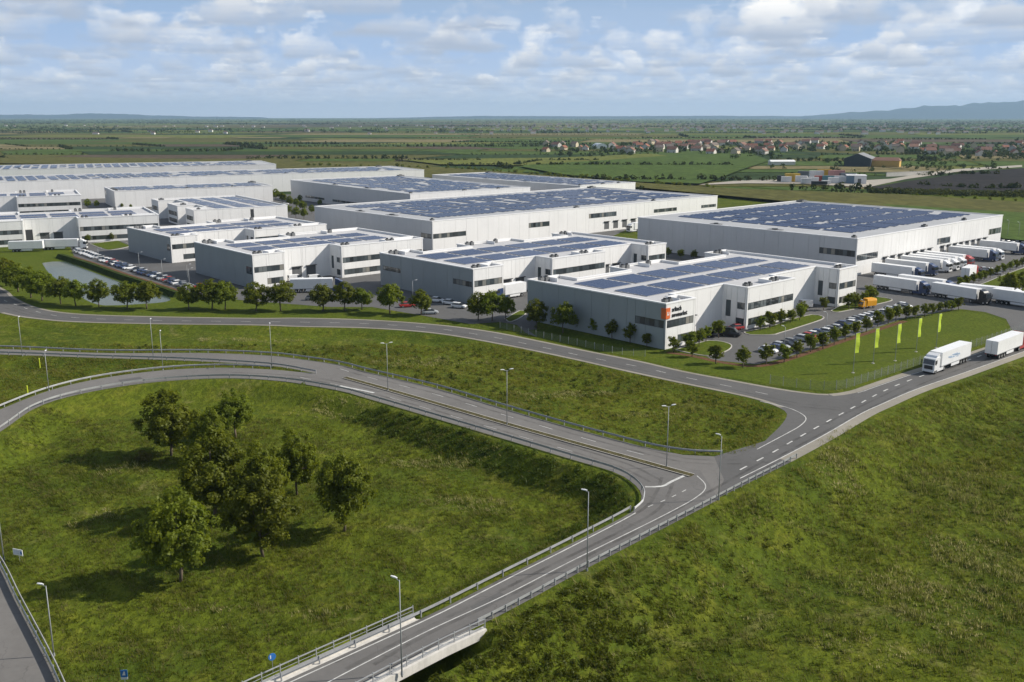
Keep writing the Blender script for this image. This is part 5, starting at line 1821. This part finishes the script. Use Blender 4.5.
# docked trucks: rear to the dock, nose away from the wall
OH, MH = px(857.3, 238.5, 12), ROTM(BANG)
nd = math.atan2(*(MH @ Vector((0, -1))).yx)
lab_at = 'white trailer at the loading docks'
for i, (u, c) in enumerate([(6.5, 'blue'), (18.5, 'grey'), (29, 'white'), (34.5, 'white'), (40, 'white'), (46, 'red'), (65.5, 'blue'), (71, 'white'), (92, 'blue')]):
    cabn = {'blue': 'dark blue', 'grey': 'dark', 'white': 'white', 'red': 'red'}[c]
    if c == 'grey': c = 'blue'
    truck(OH + MH @ Vector((u, -1.2 - 6.9 - (1.5 if i == 0 else 0))), nd + R(cr.uniform(-1.5, 1.5)), c, 'truck with %s cab at the docks, %s from the near corner' % (cabn, nth(i)), group='trucks at the loading docks')
truck(px(968, 279), nd + R(100), 'red', 'white truck with red cab standing before the double tree row', 9.0, group='trucks at the loading docks')
# the queue
for i, (x, y, a, c, lab) in enumerate([(896, 291, -4, 'blue', 'truck with dark blue cab first in the queue beside the front hall'), (921, 290.5, -2, 'blue', 'white trailer truck queueing behind the one beside the front hall'),
                                       (955, 299.5, -9, 'black', 'long white trailer truck with dark cab in the middle of the queue'), (985, 300, 8, 'white', 'truck turning with its cab seen from the front in the queue'),
                                       (1018, 306, -4, 'white', 'white trailer at the right edge end of the queue')]):
    truck(px(x, y), nd + R(a), c, lab, group='trucks queueing in the yard')
truck(px(640, 231), R(BANG + 180), 'white', 'white truck between the longest hall and the dock hall', 10, group='trucks between the halls')
truck(px(27, 251.5), R(12), 'white', 'white trailer at the left edge before the left hall', 12, cab=False, group='trailers by the pond')
truck(px(60, 249.5), R(12), 'white', 'white trailer truck beside the pond lawn', 13.6, group='trailers by the pond')
truck(px(312, 292), R(8), 'blue', 'white trailer truck with blue cab before the second hall', 12, group='trucks between the halls')
truck(px(513, 297), R(BANG + 180), 'blue', 'truck with blue cab in the gap of the middle halls', 8, group='trucks between the halls')
# orange box truck
root = empty('box_truck', (*px(867, 308), 0.03), math.pi + R(25))
tag(root, 'orange yellow box truck driving through the car park', 'truck')
root.scale = (0.8, 0.85, 0.85)
M_OR = mat('truck_orange', (0.78, 0.36, 0.012), 0.4, var=0.05)
bx = MB()
bx.loft([[(x, -1.1, z0), (x, -1.15, 2.4), (x, -0.9, z1), (x, 0.9, z1), (x, 1.15, 2.4), (x, 1.1, z0)] for x, z0, z1 in ((-3.0, 0.9, 2.9), (-2.6, 0.8, 3.1), (1.0, 0.8, 3.1), (1.1, 0.85, 3.0))])
bx.build('box', M_OR, root)
cb = MB().prism_y([(1.2, 0.6), (3.0, 0.6), (3.05, 1.3), (2.6, 2.3), (1.2, 2.4)], -1.0, 1.0).build('cab', M_OR, root)
MB().hexa([(3.04, -0.9, 1.35), (3.07, -0.9, 1.35), (3.07, 0.9, 1.35), (3.04, 0.9, 1.35), (2.65, -0.85, 2.2), (2.68, -0.85, 2.2), (2.68, 0.85, 2.2), (2.65, 0.85, 2.2)]).build('windscreen', M_CGLASS, cb)
for x in (-1.8, 2.2):
    for s_ in (-1, 1):
        wh = inst('wheel', bigw_me, root, (x, s_ * 0.95, 0.4), sc=(.8, .8, .8))
        inst('rim', bigr_me, wh)

# ------------------------------------------------------------------ the far land
fr = random.Random(31)
FM = [ground_mat('field_%s' % n_, c, 0.01, 0.12, dryness=0.15, bump=0.0, rowdir=rd) for n_, c, rd in (
    ('green', ((0.070, 0.112, 0.024), (0.085, 0.132, 0.028), (0.10, 0.135, 0.032)), 0.3),
    ('deep_green', ((0.034, 0.060, 0.020), (0.042, 0.070, 0.022), (0.05, 0.075, 0.024)), 1.1),
    ('yellow_green', ((0.14, 0.16, 0.036), (0.16, 0.175, 0.042), (0.18, 0.18, 0.055)), 0.7),
    ('straw', ((0.21, 0.18, 0.085), (0.24, 0.20, 0.10), (0.19, 0.17, 0.085)), 0.2),
    ('brown', ((0.105, 0.082, 0.055), (0.125, 0.095, 0.065), (0.09, 0.075, 0.05)), 0.5),
    ('olive', ((0.105, 0.105, 0.030), (0.12, 0.118, 0.034), (0.14, 0.13, 0.042)), 0.9),
    ('dark_soil', ((0.030, 0.028, 0.028), (0.036, 0.033, 0.032), (0.045, 0.04, 0.036)), 0.15))]
FN = ['green', 'deep green', 'yellow green', 'straw coloured', 'brown', 'olive', 'dark ploughed']
zlev = 0.05


def field(P, k, label):
    global zlev
    zlev += 0.004
    return sheet('field', P, zlev, FM[k], label)


yb = 640.0
bands = []
while yb < 9000:
    y2 = yb * fr.uniform(1.05, 1.12)
    bands.append((yb, y2))
    yb = y2
hedge_pts = []
nfield = 0
for bi, (ya, yb2) in enumerate(bands):
    x = -0.62 * yb2 - 150
    fi = 0
    skb = fr.uniform(-0.9, 0.9)
    while x < 0.62 * yb2 + 150:
        wd = (yb2 - ya) * fr.uniform(0.6, 2.6)
        sk = fr.uniform(-0.12, 0.12)
        k = fr.choices(range(6), (0.30, 0.20, 0.17, 0.08, 0.07, 0.18))[0]
        g_ = 3 + ya * 0.002
        sh_ = (yb2 - ya) * skb
        P = [Vector((x + g_, ya + g_)), Vector((x + wd, ya + g_ + sk * wd * 0.2)), Vector((x + wd + sh_, yb2 + sk * wd * 0.2)), Vector((x + sh_ + g_, yb2))]
        field(P, k, '%s field strip, %s from the left in the %s band beyond the halls' % (FN[k], nth(fi), nth(bi)))
        fi += 1
        nfield += 1
        if fr.random() < 0.28: hedge_pts.append((P[0], P[1], fr.random()))
        if fr.random() < 0.12: hedge_pts.append((P[0], P[3], fr.random()))
        x += wd
# fields one can name
field(world([(395, 178), (520, 184), (640, 190), (1040, 229), (1300, 236), (1300, 206), (1024, 205), (900, 197), (760, 192), (700, 189), (640, 185), (560, 178), (430, 168), (300, 163), (0, 157), (-200, 156), (-200, 163), (0, 165), (250, 168)]), 5, 'golden olive meadow behind the halls')
field(world([(880, 207), (1024, 216), (1300, 226), (1300, 252), (1060, 248), (1003, 243), (960, 225)]), 0, 'bright green field beyond the dock hall')
field(world([(640, 184), (560, 176), (520, 168), (560, 160), (640, 155), (700, 152), (745, 153), (770, 162), (740, 172), (720, 180), (700, 186)]), 0, 'large green field before the village')
field(world([(520, 167), (440, 166), (400, 161), (560, 159), (650, 155), (668, 157), (600, 162)]), 2, 'pale straw strip before the village')
field(world([(868, 190), (905, 184), (960, 176), (1020, 170), (1200, 163), (1200, 192), (1024, 194), (940, 194)]), 6, 'dark ploughed field at the right')
M_TRACK = asphalt_mat('pale_track', (0.34, 0.31, 0.26))
o = sheet('road', [px(x, y) for x, y in [(690, 186), (745, 184), (800, 184.5), (868, 188), (905, 180), (960, 172), (1022, 167.5), (1022, 165.5), (950, 170), (890, 179.5), (862, 181), (800, 180), (740, 181)]], 0.62, M_TRACK, 'pale track and lot past the containers')


# leafy masses for far trees: many small facets per crown
def far_trees(name, spots, label, nl=34, m=None, seed=5):
    r_ = np.random.default_rng(seed)
    S = np.array(spots)                         # x, y, height, half width
    n = len(S)
    c = np.repeat(np.stack([S[:, 0], S[:, 1], S[:, 2] * 0.55], 1), nl, 0)
    sc = np.repeat(np.stack([S[:, 3], S[:, 3], S[:, 2] * 0.5], 1), nl, 0)
    d = r_.normal(size=(n * nl, 3))
    d /= np.linalg.norm(d, axis=1)[:, None]
    p = c + d * sc * (0.45 + 0.55 * r_.random((n * nl, 1)))
    nr = d + r_.normal(size=d.shape) * 0.35
    nr /= np.linalg.norm(nr, axis=1)[:, None]
    a = np.cross(nr, r_.normal(size=d.shape))
    a /= np.linalg.norm(a, axis=1)[:, None]
    b = np.cross(nr, a)
    l = np.repeat(S[:, 2] * 0.24, nl)[:, None] * r_.uniform(0.6, 1.3, (n * nl, 1))
    v = np.stack([p - a * l - b * l * 0.5, p + b * l, p + a * l - b * l * 0.5], 1).reshape(-1, 3)
    o = link(bpy.data.objects.new(name, np_mesh(name, v, np.arange(len(v)).reshape(-1, 3), [m], smooth=False, tone=np.repeat(r_.random(n * nl), 3))))
    return tag(o, label, kind='stuff')


M_FARLEAF = leaf_mat('far_leaves', (0.040, 0.058, 0.020), 0.2)
sp = []
for a, b, k in hedge_pts:
    L = (b - a).length
    H = 2.6 + 2.6 * k
    n_ = int(L / (H * (0.5 if k > .3 else 1.3)))
    for i in range(min(n_, 220)):
        if fr.random() < 0.25: continue
        q_ = a.lerp(b, (i + fr.random()) / n_) + Vector((fr.uniform(-3, 3), fr.uniform(-3, 3)))
        if abs(q_.x) < 0.6 * q_.y: sp.append((q_.x, q_.y, H * fr.uniform(.6, 1.25), H * fr.uniform(.4, .7)))
far_trees('hedgerow_trees', sp, 'dark hedgerows and tree lines between the far fields', 16, M_FARLEAF, 6)
# woods and gardens towards the horizon: bands of trees
sp = []
for k in range(5200):
    y = 2900 * math.exp(fr.random() ** 0.8 * 1.9)
    x = fr.uniform(-0.6, 0.6) * y
    if math.sin(x * 0.0021 + y * 0.003) + math.sin(x * 0.0007 - 1.3) + 0.9 * math.sin(y * 0.0045) < -0.35: continue
    H = fr.uniform(6, 12)
    for j in range(2): sp.append((x + fr.uniform(-60, 60), y + fr.uniform(-20, 20), H, H * fr.uniform(.6, 1.5)))
far_trees('distant_woods', sp, 'blue green woods and gardens along the horizon', 12, M_FARLEAF, 7)
# distant towns: a mass of specks
M_TW, M_TR = mat('distant_wall', (0.74, 0.72, 0.68), 0.9, var=0.2, scale=0.01, coords='World'), mat('distant_roof', (0.13, 0.095, 0.08), 0.9, var=0.35, scale=0.01, coords='World')
mb = MB()
for k in range(460):
    y = fr.uniform(2700, 6200)
    x = (fr.uniform(-0.56, 0.56) if k % 3 else fr.uniform(-0.05, 0.56)) * y
    if math.sin(x * 0.0011 + 0.8) + math.sin(y * 0.0031 + x * 0.0004) < -0.35: continue
    w_, d_, h_ = fr.uniform(7, 17), fr.uniform(7, 10), fr.uniform(3.5, 7.5)
    mb.box(x, x + w_, y, y + d_, 0, h_, 0)
    n_ = len(mb.v)
    mb.v += [(x - .4, y - .4, h_), (x + w_ + .4, y - .4, h_), (x + w_ + .4, y + d_ + .4, h_), (x - .4, y + d_ + .4, h_), (x - .4, y + d_ / 2, h_ + 3.2), (x + w_ + .4, y + d_ / 2, h_ + 3.2)]
    for f_ in ((0, 1, 5, 4), (2, 3, 4, 5), (1, 2, 5), (3, 0, 4)):
        mb.f.append(tuple(n_ + i for i in f_))
        mb.m.append(1)
o = mb.build('distant_town', [M_TW, M_TR])
tag(o, 'scattered pale houses of distant towns near the horizon', kind='stuff')

# hedge of round trees behind the halls and along the field: told apart one by one
hl = [px(x, y) for x, y in ((300, 167), (400, 168.5), (470, 171), (560, 178), (640, 184.5), (700, 189), (760, 192.5), (830, 195), (900, 197.5), (960, 200), (1030, 203))]
k = 0
for i, (p, t) in enumerate(resample(hl, 7.5)):
    sx_ = 512 + FPX * p.x / (p.y * math.cos(PIT) + CAMH * math.sin(PIT))
    if fr.random() < 0.15 or 718 < sx_ < 866: continue
    q_ = p + Vector((fr.uniform(-2, 2), fr.uniform(-3, 3)))
    tree(FARP, i, (q_.x, q_.y, 0), 7.0, fr.uniform(3.0, 5.6) if sx_ < 720 else fr.uniform(2.2, 3.6), '%s tree from the left in the hedge behind the halls' % nth(k), 'hedge trees behind the halls', 'hedge_tree', 1.1)
    k += 1

# village ------------------------------------------------------------------------------------------------
M_HW = [mat('house_wall_%d' % i, c, 0.9, var=0.1) for i, c in enumerate(((0.62, 0.60, 0.56), (0.55, 0.47, 0.34), (0.48, 0.46, 0.43)))]
M_HR = [mat('house_roof_%d' % i, c, 0.9, var=0.2, scale=0.6) for i, c in enumerate(((0.25, 0.10, 0.06), (0.19, 0.10, 0.07), (0.15, 0.12, 0.10)))]
HM = []
for w_, d_, h_, r_, mw_, mr_ in ((11, 9, 4.2, 3.6, 0, 0), (13, 9, 5.6, 3.8, 0, 1), (9, 8, 3.6, 3.0, 1, 0), (15, 10, 4.6, 3.6, 2, 1), (10, 9, 6.0, 3.4, 1, 2)):
    wl = MB().box(-w_ / 2, w_ / 2, -d_ / 2, d_ / 2, -0.1, h_)
    wl.loft([[(-w_ / 2 + e, -d_ / 2, h_), (-w_ / 2 + e, d_ / 2, h_), (-w_ / 2 + e, 0, h_ + r_ - 0.3)] for e in (0.01, w_ - 0.01)])
    rf = MB()
    for s_ in (-1, 1):
        rf.hexa([(-w_ / 2 - .5, s_ * (d_ / 2 + .6), h_ - .3), (w_ / 2 + .5, s_ * (d_ / 2 + .6), h_ - .3), (w_ / 2 + .5, 0, h_ + r_ - .12), (-w_ / 2 - .5, 0, h_ + r_ - .12),
                 (-w_ / 2 - .5, s_ * (d_ / 2 + .6), h_ - .1), (w_ / 2 + .5, s_ * (d_ / 2 + .6), h_ - .1), (w_ / 2 + .5, 0, h_ + r_ + .1), (-w_ / 2 - .5, 0, h_ + r_ + .1)])
    ch = MB().box(w_ * .2, w_ * .2 + .8, .4, 1.2, h_ + r_ * .3, h_ + r_ + 1.0)
    wn = MB().box(-.6, .6, -.04, .04, -.7, .7).mesh('window', [M_CGLASS])
    HM.append((wl.mesh('wall', [M_HW[mw_]]), rf.mesh('roof', [M_HR[mr_]]), ch.mesh('chimney', [M_HR[1]]), wn, w_, d_, ('white', 'cream', 'grey')[mw_], ('red', 'dull red', 'brown')[mr_]))


def house(p, i, ang, label, group='village houses'):
    wl, rf, ch, wn, w_, d_, cw, cr_ = HM[i]
    root = empty('house', (*p, 0.6), ang)
    tag(root, label, 'house', group)
    wo = inst('wall', wl, root)
    ro = inst('roof', rf, root)
    inst('chimney', ch, ro)
    for x in (-w_ * .28, w_ * .28):
        inst('window', wn, wo, (x, -d_ / 2 - 0.05, 1.9))
    return root


spots = []
for x0, x1, y0, y1, n_ in ((610, 700, 144, 154, 26), (690, 800, 143, 157, 38), (800, 925, 143, 153, 30), (925, 1040, 148, 158, 22), (545, 605, 146, 153, 8), (1000, 1040, 140, 150, 4)):
    for k in range(n_):
        for tr_ in range(20):
            q_ = px(fr.uniform(x0, x1), fr.uniform(y0, y1))
            if all((q_ - s_).length > 17 for s_ in spots): break
        spots.append(q_)
spots.sort(key=lambda q_: q_.x / q_.y)
for i, q_ in enumerate(spots):
    k = fr.randrange(5)
    house(q_, k, fr.choice((0, 1.57)) + fr.uniform(-.4, .4) - 0.4, '%s house with %s roof, %s from the left in the village' % (HM[k][6], HM[k][7], nth(i)))
sp = []
for q_ in spots:
    for j in range(4): sp.append((q_.x + fr.uniform(-25, 25), q_.y + fr.uniform(-12, 30), fr.uniform(4, 8), fr.uniform(2.5, 4.5)))
for x0, x1, y0, y1, n_ in ((940, 1040, 152, 160, 60), (850, 1000, 158, 172, 70), (770, 860, 160, 172, 16), (865, 1040, 182, 200, 0), (560, 640, 152, 158, 25), (730, 780, 157, 160, 14), (770, 840, 176, 178, 4)):
    for k in range(n_):
        q_ = px(fr.uniform(x0, x1), fr.uniform(y0, y1))
        sp.append((q_.x, q_.y, fr.uniform(4, 8) if y1 < 161 else fr.uniform(2.5, 5), fr.uniform(3, 5.5) if y1 < 161 else fr.uniform(2, 4)))
far_trees('village_trees', sp, 'dark garden trees and bushes in and around the village', 22, M_FARLEAF, 9)
sp = []
for k in range(240):
    x = fr.uniform(868, 1045)
    q_ = px(x, 192.5 + (x - 868) * 0.026 + fr.uniform(-1.2, 1.4))
    sp.append((q_.x, q_.y, fr.uniform(2.0, 3.6), fr.uniform(2, 3.6)))
far_trees('bushes', sp, 'band of dull green bushes below the dark ploughed field', 24, leaf_mat('bush_leaves', (0.060, 0.072, 0.026), 0.2), 10)

# barn, blue and white hall, greenhouse
root = empty('barn', (*px(857, 167), 0.6), R(-28))
tag(root, 'large barn with dark side wall and yellow front', 'barn')
w_, d_, h_ = 26, 34, 7.5
bw = MB().box(-w_ / 2, w_ / 2, 0, d_, -.2, h_)
bw.loft([[(-w_ / 2, e, h_), (w_ / 2, e, h_), (0, e, h_ + 5)] for e in (0.01, d_ - .01)])
bw.build('wall', mat('barn_dark', (0.035, 0.045, 0.05), 0.8, var=0.15), root)
for s_ in (-1, 1):
    MB().hexa([(s_ * (w_ / 2 + .6), -.5, h_ - .2), (s_ * (w_ / 2 + .6), d_ + .5, h_ - .2), (0, d_ + .5, h_ + 5.05), (0, -.5, h_ + 5.05), (s_ * (w_ / 2 + .6), -.5, h_ + .05), (s_ * (w_ / 2 + .6), d_ + .5, h_ + .05), (0, d_ + .5, h_ + 5.35), (0, -.5, h_ + 5.35)]).build('roof', mat('barn_roof', (0.20, 0.205, 0.215), 0.7, var=0.1), root)
yf = MB().box(w_ / 2, w_ / 2 + 26, 6, 20, 0, 6).build('annex', mat('barn_yellow', (0.55, 0.36, 0.10), 0.8, var=0.1), root)
MB().hexa([(w_ / 2 - .3, 5.4, 6), (w_ / 2 + 26.6, 5.4, 6), (w_ / 2 + 26.6, 20.6, 6), (w_ / 2 - .3, 20.6, 6), (w_ / 2 + 2, 12, 9), (w_ / 2 + 24, 12, 9), (w_ / 2 + 24, 14, 9), (w_ / 2 + 2, 14, 9)]).build('annex_roof', M_HR[1], root)
root = empty('depot_building', (*px(860, 184.5), 0.6), R(-14))
root.scale = (0.62, 0.62, 0.72)
tag(root, 'small depot with blue grey side and white front by the containers', 'building')
MB().box(-7, 7, 0, 22, -.2, 8).build('wall', mat('depot_white', (0.70, 0.71, 0.72), 0.7, var=0.04), root)
MB().box(-15.5, -7.05, 0.3, 22, -.2, 8).build('side_hall', mat('depot_blue', (0.13, 0.20, 0.27), 0.7, var=0.08), root)
MB().box(-15.9, 7.4, -.4, 22.4, 8.0, 8.5).build('roof', M_PARAPET, root)
MB().box(-3, 1, -.06, 0, 0, 5).build('door', M_DOOR, root)
root = empty('greenhouse', (*px(602, 149), 0.6), R(10))
tag(root, 'pale arched greenhouse in the far fields left of the village', 'greenhouse')
gh = MB()
arc = [(math.cos(a) * 9, math.sin(a) * 8) for a in [math.pi * k / 10 for k in range(11)]]
gh.loft([[(x, y, z) for x, z in arc] for y in (0, 30)])
gh.build('cover', mat('greenhouse_film', (0.62, 0.66, 0.68), 0.4, var=0.1), root, smooth=False)
MB().box(-9.2, 9.2, -0.3, 30.3, -0.2, 0.5).build('base', M_KERB, root)
MB().box(-2, 2, -0.08, -0.01, 0.5, 4).build('door', M_DOOR, root)
root = empty('low_shed', (*px(783, 165.5), 0.6), R(5))
tag(root, 'long low white shed in the green field below the village', 'shed')
MB().box(-13, 13, 0, 9, -.2, 3.4).build('wall', M_HW[0], root)
MB().hexa([(-13.5, -.5, 3.4), (13.5, -.5, 3.4), (13.5, 9.5, 3.4), (-13.5, 9.5, 3.4), (-13, 4, 5), (13, 4, 5), (13, 5, 5), (-13, 5, 5)]).build('roof', M_PARAPET, root)
root = empty('low_wall', (*px(905, 176.5), 0.6), R(27))
tag(root, 'long pale boundary wall beside the track', 'wall')
MB().box(-22, 30, 0, 0.6, -.2, 3.2).build('wall', mat('pale_wall', (0.5, 0.48, 0.44), 0.9, var=0.1), root)
MB().box(-22.1, 30.1, -0.1, 0.7, 3.2, 3.45).build('coping', M_KERB, root)

# containers and vans of the depot yard
CC = {'white': (0.65, 0.66, 0.67), 'yellow': (0.55, 0.36, 0.05), 'red': (0.38, 0.08, 0.06), 'teal': (0.10, 0.24, 0.27), 'grey': (0.22, 0.23, 0.25), 'dark': (0.03, 0.032, 0.036), 'pink': (0.50, 0.26, 0.24), 'orange': (0.55, 0.19, 0.05)}
M_CW = {k: mat('container_' + k, c, 0.6, var=0.12, scale=0.6, streak=0.3) for k, c in CC.items()}


def container(p, ang, col, L, h, label):
    root = empty('container', (*p, 0.63), ang)
    tag(root, label, 'container', 'containers of the depot yard')
    root.scale = (1.25, 1.25, 1.45)
    key = ('cont', col, L, h)
    if key not in SOL_ME:
        b = MB()
        n_ = int(L / 0.6)
        prof = []
        for i in range(n_):
            x = -L / 2 + L * i / n_
            prof += [(x, -1.2), (x + 0.3, -1.2), (x + 0.3, -1.14), (x + L / n_, -1.14)]
        prof += [(L / 2, -1.2), (L / 2, 1.2), (-L / 2, 1.2)]
        b.loft([[(x, y, 0.15) for x, y in prof], [(x, y, h) for x, y in prof]])
        d = MB().box(L / 2 + .005, L / 2 + .07, -1.1, 1.1, 0.25, h - 0.1)
        f = MB().box(-L / 2 - .05, L / 2 + .05, -1.25, 1.25, h, h + 0.12)
        SOL_ME[key] = (b.mesh('body', [M_CW[col]]), d.mesh('door', [M_CW[col]]), f.mesh('roof', [M_CW[col]]))
    a, b, c = SOL_ME[key]
    inst('body', a, root)
    inst('door', b, root)
    inst('roof', c, root)
    return root


for i, (x, y, c, L, h) in enumerate([(783, 182.3, 'dark', 7, 3), (786, 183, 'white', 6, 2.8), (792, 182.5, 'yellow', 9, 4.2), (801, 183, 'white', 7, 3.2), (806, 184.5, 'white', 6, 2.6), (804, 178, 'grey', 8, 3.4), (813, 184, 'white', 6, 3),
                                     (816, 180, 'white', 9, 4.5), (820, 182.5, 'red', 7, 3), (824, 179.5, 'yellow', 9, 5), (829, 183, 'teal', 8, 3.2), (833, 184, 'white', 6, 2.8), (836, 180.5, 'pink', 10, 5), (840, 183.5, 'white', 7, 3.4), (845, 181, 'dark', 7, 3.6), (848, 183, 'grey', 9, 4.6), (819, 185.5, 'dark', 9, 1.6), (826, 185, 'white', 5, 1.8)]):
    container(px(x, y), R(-12 + 9 * ((i * 7) % 5 - 2)), c, L, h, '%s container in the far depot yard, %s from the left' % (c, nth(sorted([783, 786, 792, 801, 806, 804, 813, 816, 820, 824, 829, 833, 836, 840, 845, 848, 819, 826]).index(x))))

# hills --------------------------------------------------------------------------------------------------
def hills(name, prof, dist, depth, label, m):
    xs = [px(x, 300).x / px(x, 300).y for x, _ in prof]
    mb = []
    rows_ = []
    for j, t in enumerate(np.linspace(0, 1, 9)):
        y = dist + depth * t
        k = math.sin(math.pi * min(1, t * 1.0)) ** 0.8
        row_ = []
        for (x, yp) in prof:
            ridge = (HORY - yp) / FPX * (dist + depth * 0.5) + CAMH
            sx = (x - 512) / FPX * (dist + depth * 0.5)
            hz = ridge * k * (1 + 0.10 * math.sin(x * 0.13 + j * 2.1) + 0.06 * math.sin(x * 0.41 + j))
            row_.append((sx + (t - .5) * 300 * math.sin(x * .05), y, max(-5, hz) if 0 < j < 8 else -8))
        rows_.append(row_)
    n_ = len(prof)
    v = np.array(rows_).reshape(-1, 3)
    ii_ = (np.arange(8)[:, None] * n_ + np.arange(n_ - 1)[None]).ravel()
    f = np.stack([ii_, ii_ + 1, ii_ + n_ + 1, ii_ + n_], 1)
    return tag(link(bpy.data.objects.new(name, np_mesh(name, v, f, [m]))), label, kind='structure')


def dense(pts, n=70):
    xs = np.linspace(pts[0][0], pts[-1][0], n)
    return list(zip(xs, np.interp(xs, [p[0] for p in pts], [p[1] for p in pts])))


M_HILL = ground_mat('hill_woods', ((0.024, 0.034, 0.018), (0.030, 0.042, 0.02), (0.045, 0.055, 0.025)), 0.004, 0.02, dryness=0.1, bump=0.0)
hills('hills', dense([(790, 117), (815, 115), (850, 112.5), (885, 110.5), (905, 108), (925, 106.5), (950, 107), (965, 104.5), (990, 103), (1024, 103), (1070, 102), (1130, 105), (1200, 112), (1260, 117)]), 18500, 4000, 'long blue hill range on the right horizon', M_HILL)
hills('hills', dense([(-60, 117), (0, 114.5), (60, 115), (110, 113.5), (150, 115), (200, 116.5), (260, 117)]), 20500, 2500, 'very faint low hills on the left horizon', M_HILL)
hills('hills', dense([(380, 118), (480, 116), (600, 116.3), (700, 115.8), (800, 116.2), (900, 115.6), (1024, 115), (1120, 116), (1200, 118)]), 20000, 2500, 'low blue rise of land along the horizon', M_HILL)

# air ----------------------------------------------------------------------------------------------------
hz = MB().box(-22500, 22500, -1600, 25000, -9.5, 360).build('haze', None)
hz.data.materials.clear()
mh = bpy.data.materials.new('haze_air')
mh.use_nodes = True
t_ = mh.node_tree
t_.nodes.clear()
o_ = t_.nodes.new('ShaderNodeOutputMaterial')
v_ = t_.nodes.new('ShaderNodeVolumePrincipled')
v_.inputs['Color'].default_value = (0.50, 0.74, 1.0, 1)
v_.inputs['Density'].default_value = HAZE
v_.inputs['Anisotropy'].default_value = 0.1
t_.links.new(v_.outputs[0], o_.inputs['Volume'])
hz.data.materials.append(mh)
tag(hz, 'pale blue haze of the summer air over the plain', kind='stuff')
